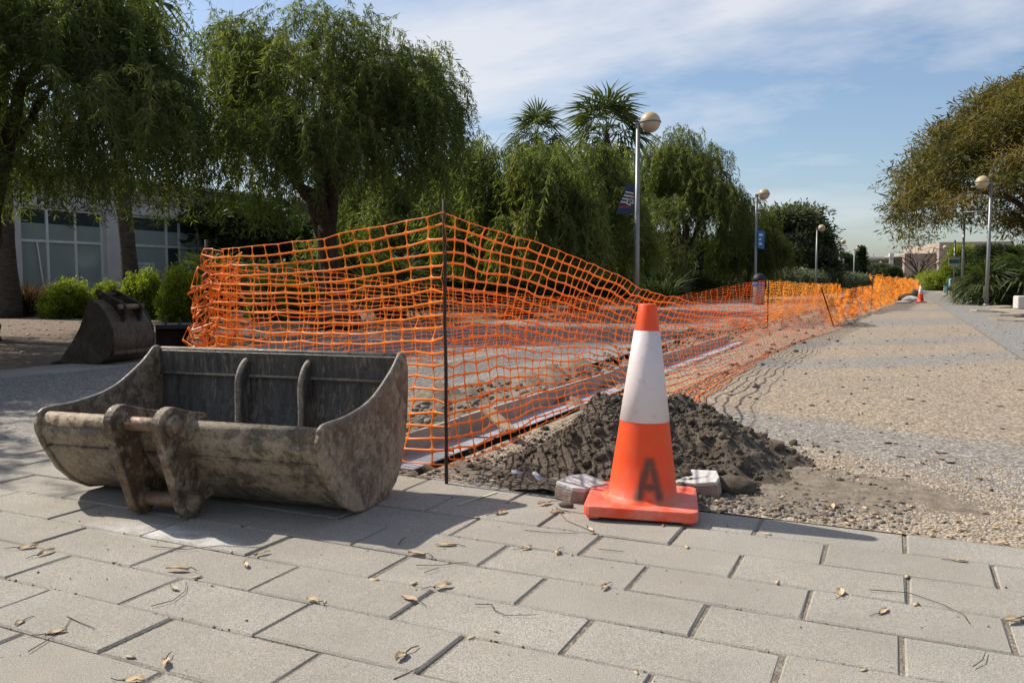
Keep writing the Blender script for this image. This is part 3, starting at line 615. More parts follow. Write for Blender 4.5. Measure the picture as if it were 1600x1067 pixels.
for x0 in (-.07, .07):
    m = MB(); m.prism([(-.10, .30), (.10, .30), (.05, .38), (-.0, .39), (-.06, .36)], x0 - .012, x0 + .012); m.build('ear', M['black'], b3, bevel=.003)

# ================================================================ ORANGE SAFETY NETS
def curve(pts):
    P = np.array(pts, float); d = np.r_[0, np.cumsum(np.linalg.norm(np.diff(P, axis=0), axis=1))]
    from_s = d / d[-1]
    def f(s):
        s = np.clip(s, 0, 1); i = np.clip(np.searchsorted(from_s, s, 'right') - 1, 0, len(P) - 2)
        u = ((s - from_s[i]) / (from_s[i + 1] - from_s[i]))[..., None]
        a, b, c, e = P[np.maximum(i - 1, 0)], P[i], P[i + 1], P[np.minimum(i + 2, len(P) - 1)]
        return 0.5 * (2 * b + (-a + c) * u + (2 * a - 5 * b + 4 * c - e) * u * u + (-a + 3 * b - 3 * c + e) * u ** 3)
    return f, d[-1]
def net(name, top, bot, label, cw=0.115, rows=20, ripple=0.012, crumple=None, seed=0, fine=True, wobble=0.0032, hs=0.18, vs=0.040, mid=None, slen=None):
    ft, lt = curve(top); fb, lb = curve(bot); fm = curve(mid)[0] if mid else None
    cols = int((slen or max(lt, lb)) / cw); rs = np.random.RandomState(seed)
    ph = rs.uniform(0, 6.28, 12); jit = rs.normal(0, 1, (cols + 2, rows + 2, 3))
    def P(S, T):                      # S in cell units along, T in cell units down
        s = S / cols; q = T / rows
        if crumple: s = crumple(s)
        A = ft(s); B = fb(s)
        if fm is not None:
            Cc = fm(s); q_ = q[..., None]; X = A * (1 - q_) * (1 - 2 * q_) + Cc * 4 * q_ * (1 - q_) + B * q_ * (2 * q_ - 1)
        else: X = A + (B - A) * q[..., None]
        Tn = B - A; Hn = ft(np.clip(s + .01, 0, 1)) - ft(np.clip(s - .01, 0, 1)); N = np.cross(Hn, Tn); N /= (np.linalg.norm(N, axis=-1, keepdims=True) + 1e-9)
        l = S * cw; h = T * .05
        w = np.sin(l * 2.3 + h * 3.1 + ph[0]) + .7 * np.sin(l * 5.1 - h * 4.4 + ph[1]) + .5 * np.sin(l * 9.7 + h * 8.3 + ph[2])
        X = X + N * (w * ripple * np.clip(l / .35, 0.05, 1))[..., None]
        X[..., 2] += wobble * (np.sin(l * 7.9 + h * 6 + ph[3]) + np.sin(l * 17 + h * 11 + ph[4])) * np.sin(np.pi * np.clip(q, .02, 1))
        # cell to cell irregularity, interpolated from the nodes
        i = np.clip(np.floor(S).astype(int), 0, cols); j = np.clip(np.floor(T).astype(int), 0, rows); a = (S - i)[..., None]; b = (T - j)[..., None]
        J = (jit[i, j] * (1 - a) * (1 - b) + jit[i + 1, j] * a * (1 - b) + jit[i, j + 1] * (1 - a) * b + jit[i + 1, j + 1] * a * b)
        amp = np.full(S.shape, wobble * .9)
        if crumple: amp = amp + .003 * np.clip(1 - S / cols * 6, 0, 1) + .016 * np.clip(1 - (1 - S / cols) * 3.6, 0, 1) * (crumple is not None)
        X = X + J * amp[..., None]
        X[..., 2] = np.maximum(X[..., 2], 0.006 + .004 * np.sin(l * 13 + T * 2.2))
        return X
    # unit cell: outer ring (corners + quarter points) and rounded inner ring
    c_ = .22
    outer = [(0, 0), (c_, 0), (1 - c_, 0), (1, 0), (1, c_ * 1.3), (1, 1 - c_ * 1.3), (1, 1), (1 - c_, 1), (c_, 1), (0, 1), (0, 1 - c_ * 1.3), (0, c_ * 1.3)]
    hv, hh = vs / 2 + .004, hs / 2
    kx, ky = .10, .20
    inner = [(hv + kx * .32, hh + ky * .32), (hv + kx, hh), (1 - hv - kx, hh), (1 - hv - kx * .32, hh + ky * .32), (1 - hv, hh + ky), (1 - hv, 1 - hh - ky), (1 - hv - kx * .32, 1 - hh - ky * .32), (1 - hv - kx, 1 - hh), (hv + kx, 1 - hh), (hv + kx * .32, 1 - hh - ky * .32), (hv, 1 - hh - ky), (hv, hh + ky)]
    if not fine:
        outer = [outer[i] for i in (0, 3, 6, 9)]; inner = [(hv + .03, hh + .04), (1 - hv - .03, hh + .04), (1 - hv - .03, 1 - hh - .04), (hv + .03, 1 - hh - .04)]
    no = len(outer); I, J_ = np.meshgrid(np.arange(cols), np.arange(rows), indexing='ij'); I = I.ravel(); J_ = J_.ravel()
    O = np.array(outer); N_ = np.array(inner)
    SO = I[:, None] + O[None, :, 0]; TO = J_[:, None] + O[None, :, 1]; SI = I[:, None] + N_[None, :, 0]; TI = J_[:, None] + N_[None, :, 1]
    key = np.round(SO * 1000).astype(np.int64) * 100000 + np.round(TO * 1000).astype(np.int64)
    uq, first, inv = np.unique(key.ravel(), return_index=True, return_inverse=True)
    so, to = SO.ravel()[first], TO.ravel()[first]
    V = np.concatenate([P(so, to), P(SI.ravel(), TI.ravel())]); inv = inv.reshape(SO.shape); ii = np.arange(SI.size).reshape(SI.shape) + len(uq)
    F = np.concatenate([np.stack([inv[:, k], inv[:, (k + 1) % no], ii[:, (k + 1) % no], ii[:, k]], -1) for k in range(no)])
    o = link(name, npmesh(name, V, F, False), M['net_orange'])
    if fine:
        md = o.modifiers.new('thickness', 'SOLIDIFY'); md.thickness = .0022; md.offset = 0
    tag(o, label, 'safety net', 'orange safety nets round the works'); return o
def rod(base, top, r_, label):
    m = MB(); b = Vector(base); t_ = Vector(top); n = 10
    m.tube([b + (t_ - b) * (i / n) + Vector((rnd.gauss(0, .0012), rnd.gauss(0, .0012), 0)) for i in range(n + 1)], r_, 8)
    for i in range(3, 40): # rebar ribs
        q = b + (t_ - b) * (i / 41); d = (t_ - b).normalized()
        m.tube([q - d * .003, q, q + d * .003], [r_ * .9, r_ * 1.25, r_ * .9], 8, False)
    o = m.build('fence_rod', M['rod']); tag(o, label, 'rod', 'steel rods holding the nets'); return o
PA = Vector((-1.55, 2.715, 0)); PB = GD(322, 4.6); P2 = G(1199, 511); P3 = G(1305, 511)
rod((PA.x, PA.y, -.06), (PA.x - .004, PA.y, 1.075), .0068, 'tall rusty steel rod in front, holding the corner of the net')
rod((PB.x, PB.y, -.06), (PB.x + .01, PB.y, 1.0), .009, 'rusty rod at the bunched left end of the net')
rod((P2.x, P2.y, -.06), (P2.x, P2.y, .80), .011, 'thin upright rod in the middle of the far net')
q = AT(1283, 452, (P3 - _C).dot(_F)); rod((P3.x, P3.y, -.06), (q.x, q.y, q.z + .03), .012, 'leaning rod at the end of the long net')
def lerp(a, b, t): return a + (b - a) * t
# front net: corner rod -> bunched left end
topA = [lerp(PA, PB, s) + Vector((0, 0, z)) for s, z in ((0, 1.028), (.12, 1.005), (.3, .985), (.5, .965), (.7, .95), (.86, .945), (1.0, .945))]
botA = [lerp(PA, PB, s) + Vector((dx, dy, z)) for s, dx, dy, z in ((0, .02, .03, .075), (.12, -.02, -.03, .05), (.3, 0, -.05, .03), (.5, 0, -.06, .03), (.7, -.02, -.05, .03), (.86, -.03, -.05, .03), (1.0, -.02, -.03, .02))]
midA = [lerp(PA, PB, s) + Vector((dx, dy, z)) for s, dx, dy, z in ((0, -.004, .0, .55), (.12, .03, .03, .53), (.3, .05, .06, .50), (.5, .04, .05, .48), (.7, .0, .02, .47), (.86, -.03, -.03, .48), (1.0, -.0, -.03, .48))]
net('safety_net', topA, botA, 'front orange net from the tall rod to its bunched left end', ripple=.012, seed=2, mid=midA, slen=2.45, crumple=lambda s: np.where(s < .62, s / .62 * .80, .80 + (s - .62) / .38 * .20 + .016 * np.sin((s - .62) * 60) * np.clip((s - .62) * 6, 0, 1)))
# loose gathered folds at the left end
for k in range(3):
    c0 = PB + Vector((.02, -.02, 0)) + _Rt * (.07 - .03 * k)
    tt = [c0 + _Rt * (.12 - .07 * i) + Vector((0, .05 * math.sin(i * 2.1 + k), .93 - .02 * i - .05 * k)) for i in range(4)]
    bb = [c0 + _Rt * (.10 - .10 * i) + Vector((0, .07 * math.sin(i * 1.7 + k * 2), .05)) for i in range(4)]
    net('safety_net', tt, bb, ('first', 'second', 'third')[k] + ' loose fold of orange net gathered on the left end rod', ripple=.03, seed=20 + k, wobble=.022, slen=.55, rows=19)
# long right net, sagging to the ground
topR = [PA + Vector((0, 0, 1.028))] + [FX(u, v, X) for u, v, X in ((779, 360, -1.52), (871, 391, -1.54), (945, 421, -1.54), (1006, 448, -1.52), (1072, 470, -1.48), (1138, 479, -1.42), (1215, 473, -1.32))] + [Vector((q.x, q.y, q.z))]
botR = [PA + Vector((.0, .03, .08)), G(748, 712, .05), G(800, 688, .03), G(870, 658, .02), G(940, 632, .015), G(1062, 655), G(1120, 612), G(1185, 566), G(1245, 537), P3 + Vector((.15, 0, .01))]
midR = [PA + Vector((.0, 0, .55))] + [FX(u, v, X) for u, v, X in ((779, 525, -1.62), (871, 540, -1.68), (945, 545, -1.70))] + [Vector((-1.66, 5.2, .30)), Vector((-1.58, 6.4, .20)), Vector((-1.45, 8.1, .16)), Vector((-1.33, 11.2, .20)), Vector((lerp(P3, q, .5)))]
net('safety_net', topR, botR, 'long orange net sagging from the tall rod along the promenade', ripple=.014, seed=5, mid=midR, wobble=.004)
# far-side net: left end -> middle rod -> beyond
def tz(u, v, d): return _C + ray(u, v) * d
farp = ((325, 398, 4.62), (400, 412, 5.2), (466, 421, 5.8), (562, 430, 6.6), (656, 442, 7.5), (800, 459, 9.0), (930, 465, 10.6), (1000, 466, 11.5), (1070, 461, 12.3), (1135, 447, 13.0), (1197, 438, (P2 - _C).dot(_F)))
topF = [tz(*a) for a in farp]; botF = [Vector((a.x, a.y, .03)) for a in topF]
net('safety_net', topF, botF, 'far-side orange net between the left end rod and the middle rod', ripple=.03, seed=7, fine=True, wobble=.005)
d3 = 25.0
topG = [tz(1197, 438, (P2 - _C).dot(_F)), tz(1240, 441, 17.0), tz(1280, 443, 21.5), tz(1309, 443, d3)]; botG = [Vector((a.x, a.y, .08)) for a in topG]
net('safety_net', topG, botG, 'orange net running from the middle rod towards the lamps', ripple=.03, seed=9, fine=False, wobble=.012, hs=.30, vs=.12)
pp = GD(1309, d3); rod((pp.x, pp.y, 0), (pp.x, pp.y, .85), .014, 'far rod in front of the lamps')
topH = [tz(1309, 443, d3), tz(1322, 452, 27), tz(1340, 449, 32), tz(1365, 447, 40)]; botH = [Vector((a.x, a.y, .05)) for a in topH]
net('safety_net', topH, botH, 'distant orange net left of the far rods', ripple=.05, seed=10, fine=False, wobble=.02, hs=.30, vs=.13)
# promenade side, beyond the leaning rod
dd = [(1284, 452, 14.3), (1312, 474, 16), (1330, 476, 18), (1352, 455, 21), (1362, 445, 22.3)]
tt = [tz(*a) for a in dd]; bb = [Vector((a.x + .1, a.y, .02)) for a in tt]
net('safety_net', tt, bb, 'slumped orange net just beyond the leaning rod', ripple=.05, seed=12, fine=False, wobble=.02, hs=.32, vs=.13)
rods = [(1362, 22.3), (1377, 25.5), (1391, 29.5), (1402, 35), (1412, 42), (1422, 52), (1434, 66)]
names = ['first orange net panel beyond the slumped net', 'second orange net panel along the far promenade', 'third orange net panel, left of the far rubble', 'fourth orange net panel behind the far rubble', 'fifth orange net panel, far down the promenade', 'farthest orange net panel at the end of the works']
for i, (u, d) in enumerate(rods):
    g = GD(u, d); rod((g.x, g.y, 0), (g.x + rnd.uniform(-.05, .05), g.y, 1.05), .014, ('first', 'second', 'third', 'fourth', 'fifth', 'sixth', 'seventh and last')[i] + ' upright rod of the distant net row, counted from the leaning rod')
    if i:
        g0 = GD(*rods[i - 1]); n_ = 4
        tt = [lerp(g0, g, k / n_) + Vector((0, 0, .98 - .12 * math.sin(math.pi * k / n_) * rnd.uniform(.5, 1.4))) for k in range(n_ + 1)]
        bb = [lerp(g0, g, k / n_) + Vector((rnd.uniform(-.05, .15), 0, .03)) for k in range(n_ + 1)]
        net('safety_net', tt, bb, names[i - 1], ripple=.06, seed=30 + i, fine=False, wobble=.02, hs=.32, vs=.14)

# ================================================================ VEGETATION
def rotz(V, a):
    c, s = np.cos(a)[:, None], np.sin(a)[:, None]
    return np.stack([V[..., 0] * c - V[..., 1] * s, V[..., 0] * s + V[..., 1] * c, V[..., 2]], -1)
def blade_quads(base, dirs, side, length, width):
    """long diamond leaves: base (n,3), unit dirs, unit side"""
    L_ = length[:, None]; W_ = width[:, None]
    a = base; b = base + dirs * L_ * .45 + side * W_ * .5; c = base + dirs * L_; d = base + dirs * L_ * .45 - side * W_ * .5
    V = np.stack([a, b, c, d], 1).reshape(-1, 3); F = np.arange(len(base) * 4).reshape(-1, 4); return V, F
def unit(v): return v / (np.linalg.norm(v, axis=-1, keepdims=True) + 1e-9)
def hang_spray(seed, n=15, per=3, length=.75, bl=.13, bw=.015, out=.28):
    """a drooping strand of narrow pinnate leaves"""
    r = np.random.RandomState(seed); t = np.linspace(.05, 1, n)
    pts = np.stack([out * (1 - np.exp(-3.2 * t)), .06 * np.sin(4 * t + seed), .10 * np.sin(np.pi * t * .6) - length * t ** 1.5], -1)
    base = np.repeat(pts, per, 0); m = len(base)
    d = unit(r.normal(0, .55, (m, 3)) + np.array([.15, 0, -.85])); s = unit(np.cross(d, r.normal(0, 1, (m, 3))))
    return blade_quads(base, d, s, r.uniform(.7, 1.3, m) * bl, r.uniform(.8, 1.3, m) * bw)
def tuft_spray(seed, n=34, R=.30, bl=.13, bw=.035, up=.1, spread=1.0):
    r = np.random.RandomState(seed); base = r.normal(0, R * .55, (n, 3)) * np.array([1, 1, .6])
    d = unit(base * spread / R + r.normal(0, .5, (n, 3)) + np.array([0, 0, up])); s = unit(np.cross(d, r.normal(0, 1, (n, 3)) + np.array([0, 0, 1.5])))
    return blade_quads(base, d, s, r.uniform(.6, 1.3, n) * bl, r.uniform(.7, 1.3, n) * bw)
def instance(templ, P, az, sc, tint, seed=0, tvar=.18):
    r = np.random.RandomState(seed); w = r.randint(0, len(templ), len(P)); VV = []; FF = []; TT = []; base = 0
    for k, (V, F) in enumerate(templ):
        ix = np.where(w == k)[0]
        if not len(ix): continue
        X = rotz(V[None] * sc[ix][:, None, None], az[ix]) + P[ix][:, None, :]
        VV.append(X.reshape(-1, 3)); FF.append((F[None] + (np.arange(len(ix)) * len(V))[:, None, None] + base).reshape(-1, 4)); base += len(ix) * len(V)
        tt = np.clip(tint[ix][:, None] + np.repeat(r.normal(0, tvar, (len(ix), len(V) // 4)), 4, 1), 0, 1); TT.append(tt.ravel())
    return np.concatenate(VV), np.concatenate(FF), np.concatenate(TT)
def limb(m, a, b, r0, r1, arch=0.15, n=7, rs=None, wig=.05, nseg=7):
    a = Vector(a); b = Vector(b); L_ = (b - a).length; pts = []
    for i in range(n + 1):
        t = i / n; p = a.lerp(b, t) + Vector((0, 0, arch * L_ * math.sin(math.pi * t)))
        if 0 < i < n: p += Vector(rs.normal(0, wig * L_ * .4, 3)) 
        pts.append(p)
    m.tube(pts, [r0 + (r1 - r0) * (i / n) ** .8 for i in range(n + 1)], nseg); return pts
def weeping_tree(seed, H, Rc, trunk_h, r0, nclump, nspray, lean=(0, 0), templ=None, zlow=.36, name='pepper_tree', skirt=.55, flat=1.0, leaf='pepper_leaf', hang=True, inner=.55, ssc=1.0, lo=.85):
    rs = np.random.RandomState(seed); m = MB()
    top = Vector((lean[0], lean[1], trunk_h))
    tp = limb(m, (0, 0, -.1), top, r0 * 1.25, r0 * .78, 0, 6, rs, .05, 10)
    m.tube([(0, 0, -.12), (0, 0, .12), (tp[1].x * .6, tp[1].y * .6, .4)], [r0 * 2.0, r0 * 1.5, r0 * 1.05], 10)
    nl = 7; ends = []
    for k in range(nl):
        a = 2 * math.pi * (k + rs.uniform(-.3, .3)) / nl; rr = Rc * rs.uniform(.30, .62) if k else .05
        e = Vector((lean[0] + rr * math.cos(a), lean[1] + rr * math.sin(a), trunk_h + (H - trunk_h) * rs.uniform(.30, .62)))
        st = tp[-1].lerp(tp[-3], rs.uniform(0, .8)); limb(m, st, e, r0 * rs.uniform(.45, .68), r0 * .26, .12, 7, rs, .07); ends.append((e, st))
    C_ = []
    for k in range(nclump):
        a = rs.uniform(0, 2 * math.pi); u = math.sqrt(rs.uniform(0.02, 1)); rr = Rc * .93 * u
        dome = math.sqrt(max(0, 1 - u ** 2)); z = H * zlow + (H * (1 - zlow) - .25) * dome * flat ** 0 * rs.uniform(inner, 1.0)
        lob = 1 + .13 * math.sin(3 * a + seed) + .09 * math.sin(5 * a + 2 * seed)
        c = Vector((lean[0] * 1.2 + rr * math.cos(a) * lob, lean[1] * 1.2 + rr * math.sin(a) * lob, z)); C_.append(c)
        e = min(ends, key=lambda q: (q[0] - c).length)[0]; limb(m, e, c, r0 * .20, r0 * .04, .10, 5, rs, .08, 5)
        for _ in range(2):
            limb(m, e.lerp(c, rs.uniform(.4, .9)), c + Vector(rs.normal(0, .22, 3)), r0 * .06, r0 * .02, .08, 4, rs, .08, 4)
    trunk = m
    per = nspray // nclump; P = []; A = []; S = []; T = []
    for c in C_:
        out = math.atan2(c.y - lean[1], c.x - lean[0]); rel = math.hypot(c.x - lean[0], c.y - lean[1]) / Rc; ct = rs.uniform(.25, .65)
        k = int(per * rs.uniform(.6, 1.4)); off = rs.normal(0, 1, (k, 3)) * np.array([.30, .30, .20]) * (Rc / 2.2) ** .5
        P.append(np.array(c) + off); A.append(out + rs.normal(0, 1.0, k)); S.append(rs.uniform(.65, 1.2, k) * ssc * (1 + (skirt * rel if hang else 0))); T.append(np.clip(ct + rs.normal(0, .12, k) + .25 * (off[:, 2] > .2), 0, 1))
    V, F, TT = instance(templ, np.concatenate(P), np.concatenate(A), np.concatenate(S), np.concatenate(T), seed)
    if hang:
        zz = V[:, 2]; V[:, 2] = np.where(zz < lo, lo + (zz - lo) * .15, zz)
    return trunk.mesh('trunk'), npmesh('crown', V, F, False, TT)
def put_tree(meshes, loc, rz, sc, label, name='pepper_tree', group=None, leaf='pepper_leaf', cat='tree'):
    e = empty(name, (loc[0], loc[1], 0), rz, label, cat, group); e.scale = (sc, sc, sc) if not hasattr(sc, '__len__') else sc
    link('trunk', meshes[0], M['bark'], e); link('crown', meshes[1], M[leaf], e); return e
SP_NEAR = [hang_spray(i, 17, 4, .62, .085, .0105) for i in range(5)]
SP_MID = [hang_spray(10 + i, 14, 3, .68, .12, .018) for i in range(4)]
g_ = 'weeping pepper trees along the promenade'
t1 = weeping_tree(1, 5.6, 2.1, 1.75, .19, 58, 2700, (-.12, .1), SP_NEAR, .42, lo=1.62)
pt = G(522, 512); put_tree(t1, pt, YAW, 1.0, 'broad weeping pepper tree behind the front net', group=g_)
t0 = weeping_tree(3, 6.0, 2.4, 1.6, .17, 70, 3500, (.2, -.1), SP_NEAR, .33, lo=1.6)
p0t = GD(-40, 10.9); put_tree(t0, p0t, YAW + .6, (1.0, 1.0, 1.0), 'weeping pepper tree hanging in front of the building at the left edge', group=g_)
tm = weeping_tree(5, 4.9, 1.75, 1.5, .14, 48, 2000, (.15, .1), SP_MID, .30)
tn = weeping_tree(8, 6.9, 2.6, 1.9, .17, 64, 3000, (-.1, .1), SP_MID, .26)
put_tree(tm, G(800, 495), .4, (.9, .9, .95), 'pepper tree with a thin open left side, right of the broad one', group=g_)
put_tree(tm, G(908, 487), 2.3, (1.0, 1.0, 1.0), 'dense pepper tree left of the lamp with the navy banner', group=g_)
put_tree(tn, GD(1072, 33), 1.0, (1.0, 1.0, 1.03), 'tall weeping pepper tree right of the lamp with the navy banner', group=g_)
put_tree(tn, GD(640, 25), 3.0, (1.0, 1.0, .72), 'pepper tree in the dark row behind the broad one', group=g_)
put_tree(tn, GD(860, 31), 4.4, (1.0, 1.0, .78), 'pepper tree behind the dense one, below the palms', group=g_)
put_tree(tm, GD(1168, 36), 5.0, (.75, .75, .95), 'small pepper tree at the second lamp', group=g_)
# tree standing outside the picture on the left: it shades the planting bed and the left pavers
put_tree(tm, (-7.3, 1.1), 2.0, (.8, .8, .95), 'pepper tree beside the left pavers', group=g_)
put_tree(tm, (-9.5, 3.4), 4.0, (.95, .95, 1.0), 'pepper tree in the bed left of the rusty bucket', group=g_)
# broad olive-brown tree on the right
SP_OL = [tuft_spray(40 + i, 46, .42, .30, .06, -.15) for i in range(4)]
tr_ = weeping_tree(21, 9.5, 7.4, 2.6, .30, 170, 3600, (.3, .3), SP_OL, .29, hang=False, inner=.70, skirt=0)
put_tree(tr_, GD(1655, 35), 0.4, 1.0, 'large spreading olive-brown tree on the right', 'spreading_tree', None, 'olive_leaf')
# dense grey-green and dark trees in the background
SP_B = [tuft_spray(60 + i, 40, .50, .30, .13, .1) for i in range(4)]
SP_F = [tuft_spray(70 + i, 36, .7, .5, .24, .1) for i in range(4)]
tb = weeping_tree(31, 6.4, 2.6, 1.2, .2, 70, 1500, (0, 0), SP_B, .12, hang=False, inner=.45, skirt=0)
bt = [(1234, 60, 1.05, 1.02, 'grey_leaf', 'dense grey-green tree behind the second lamp'), (1302, 100, .9, .72, 'dark_leaf', 'low dark tree between the third and fourth lamps'), (1330, 125, 1.0, .72, 'grey_leaf', 'bushy grey tree behind the fourth lamp'), (1372, 135, 1.0, .60, 'grey_leaf', 'far rounded tree left of the far building'), (1394, 128, .55, .50, 'dark_leaf', 'far dark tree in front of the glass part of the far building'), (1497, 52, .36, .50, 'bush_leaf', 'small bright green tree behind the sign post'), (1570, 48, .9, .47, 'dark_leaf', 'dark tree under the spreading tree')]
for i, (u, d, s, sz, lf, lb) in enumerate(bt):
    e = empty('bushy_tree', GD(u, d), i * 1.3, lb, 'tree', 'background trees'); e.scale = (s, s, sz)
    cm = tb[1] if lf == 'grey_leaf' else bpy.data.meshes.get('crown_' + lf) or tb[1].copy()
    if lf != 'grey_leaf': cm.name = 'crown_' + lf; cm.materials.clear(); cm.materials.append(M[lf])
    elif not cm.materials: cm.materials.append(M[lf])
    link('trunk', tb[0], M['bark'], e); link('crown', cm, None, e)
# cypress
V, F, TT = instance(SP_B, np.stack([(rr := np.random.RandomState(5)).normal(0, .35, 420) * (zz := np.linspace(1, .12, 420)), rr.normal(0, .35, 420) * zz, np.linspace(.5, 5.0, 420)], -1), rr.uniform(0, 6.28, 420), rr.uniform(.5, .9, 420), rr.uniform(0, .5, 420), 3)
e = empty('cypress', GD(1344, 104), 0, 'narrow dark cypress behind the fifth lamp', 'tree'); m = MB(); m.tube([(0, 0, -.1), (0, 0, 2), (0, 0, 4.8)], [.15, .1, .03], 8); m.build('trunk', M['bark'], e); link('crown', npmesh('crown', V, F, False, TT), M['dark_leaf'], e)
# bare brown tree before the far building
rs = np.random.RandomState(9); m = MB(); limb(m, (0, 0, -.1), (0, 0, 1.6), .28, .2, 0, 4, rs)
for k in range(15):
    a = k * 2.4; e_ = Vector((4.2 * math.cos(a) * rs.uniform(.4, 1), 4.2 * math.sin(a) * rs.uniform(.4, 1), rs.uniform(3.0, 5.2))); ps = limb(m, (0, 0, 1.5), e_, .12, .03, .12, 5, rs, .07, 5)
    for _ in range(4): limb(m, ps[rs.randint(2, 6)], e_ + Vector(rs.normal(0, .9, 3)), .04, .012, .1, 3, rs, .08, 4)
e = empty('bare_tree', GD(1436, 112), 0, 'bare brown tree in front of the far building', 'tree'); m.build('trunk', M['bark'], e)

# shrubs: lumpy crowns of small leaves
SP_S = [tuft_spray(80 + i, 40, .10, .052, .03, .35) for i in range(4)]
def shrub_mesh(seed, n, rx, ry, rz_, templ, flat=.25):
    r = np.random.RandomState(seed); d = unit(r.normal(0, 1, (n, 3))); d[:, 2] = np.abs(d[:, 2]) * 1.1 - flat * r.rand(n)
    lob = 1 + .12 * np.sin(5 * d[:, 0] + seed) + .10 * np.sin(6 * d[:, 1] + 2 * seed) + .08 * np.sin(9 * d[:, 2] + seed); rad = (r.uniform(.60, 1.02, n) * lob)[:, None]
    P = d * rad * np.array([rx, ry, rz_]); P[:, 2] = np.maximum(P[:, 2] + rz_ * .12, .03)
    tint = np.clip(.22 + .5 * np.clip(P[:, 2] / rz_, 0, 1) + r.normal(0, .12, n), 0, 1)  # sunlit top and darker base painted into the leaf tint by height
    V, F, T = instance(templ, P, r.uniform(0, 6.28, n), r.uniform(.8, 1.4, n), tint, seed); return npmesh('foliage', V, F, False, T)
def shrub(me, loc, sc, rz_, label, leaf, name='shrub', group=None, stems=True):
    e = empty(name, (loc[0], loc[1], 0), rz_, label, 'shrub', group); e.scale = sc
    link('foliage', me, M[leaf], e)
    m = MB(); rs = np.random.RandomState(3)
    for k in range(6): m.tube([(rs.normal(0, .05), rs.normal(0, .05), -.05), (.2 * math.cos(k), .2 * math.sin(k), .3), (.34 * math.cos(k), .34 * math.sin(k), .55)], [.02, .014, .006], 5)
    tag(m.build('stem', M['bark'], e), kind='stuff'); return e
sm = [shrub_mesh(100 + i, 620, .62, .62, .78, SP_S) for i in range(3)]
gs = 'bright green rounded shrubs before the building'
for i, (u, d, sx, sz, lb) in enumerate(((104, 17.6, 1.02, .88, 'leftmost bright green shrub, beside the dry brown plant'), (165, 19.5, .85, .82, 'small bright green shrub in the gap above the rusty bucket'), (222, 17.2, .92, 1.12, 'tall bright green shrub above the rusty bucket pin'), (286, 16.2, .92, 1.12, 'bright green shrub right beside the bunched net end'), (422, 17, 1.0, .93, 'bright green shrub seen through the net, left one'), (470, 17.4, .9, .86, 'bright green shrub seen through the net, right one'))):
    shrub(sm[i % 3], GD(u, d), (sx * .76, sx * .76, sz * .95), i * 1.1, lb, 'bush_leaf', group=gs)
# dry brown clump at the palm foot
def grass_mesh(seed, n, R, L_, bw, lean=.6):
    r = np.random.RandomState(seed); a = r.uniform(0, 6.28, n); base = np.stack([np.cos(a), np.sin(a), np.zeros(n)], -1) * (R * np.sqrt(r.rand(n)))[:, None]
    d1 = unit(np.stack([np.cos(a) * lean * r.rand(n), np.sin(a) * lean * r.rand(n), np.ones(n)], -1)); s = unit(np.cross(d1, r.normal(0, 1, (n, 3)))); l = L_ * r.uniform(.5, 1.1, n)
    p1 = base + d1 * l[:, None] * .55; d2 = unit(d1 + np.stack([np.cos(a), np.sin(a), -.7 * np.ones(n)], -1) * (lean * r.uniform(.3, 1.4, n))[:, None]); p2 = p1 + d2 * l[:, None] * .45; w = s * bw
    V = np.stack([base - w * .6, base + w * .6, p1 + w, p1 - w, p2], 1).reshape(-1, 3); i = np.arange(n)[:, None] * 5
    F = np.concatenate([i + np.array([[0, 1, 2, 3]]), i + np.array([[3, 2, 4, 4]])]); F = np.concatenate([np.concatenate([i + np.array([[0, 1, 2]]), i + np.array([[0, 2, 3]])]), i + np.array([[3, 2, 4]])])
    return npmesh('blades', V, F, False, np.repeat(r.rand(n), 5))
gm = grass_mesh(4, 700, .38, 1.05, .011, .75)
e = empty('dry_plant', GD(42, 18.6), 0, 'dry brown clump of leaves at the foot of the left palm', 'plant'); link('blades', gm, M['dead_leaf'], e)
# agave / fan-leaved clumps
ag = grass_mesh(6, 150, .18, 1.6, .028, .9)
for u, d, s, lb in ((345, 19.0, .95, 'spiky fan-leaved plant left behind the front net'), (395, 19.5, .95, 'spiky fan-leaved plant behind the bright shrubs in the net'), (600, 18, 1.0, 'spiky plant behind the net left of the tall rod'), (1035, 26, .9, 'spiky plant right of the lamp with the navy banner'), (1010, 26.5, .8, 'spiky plant left at the foot of the banner lamp')):
    e = empty('spiky_plant', GD(u, d), u, lb, 'plant', 'spiky plants in the planting bed'); e.scale = (s, s, s); link('blades', ag, M['palm_leaf'], e)
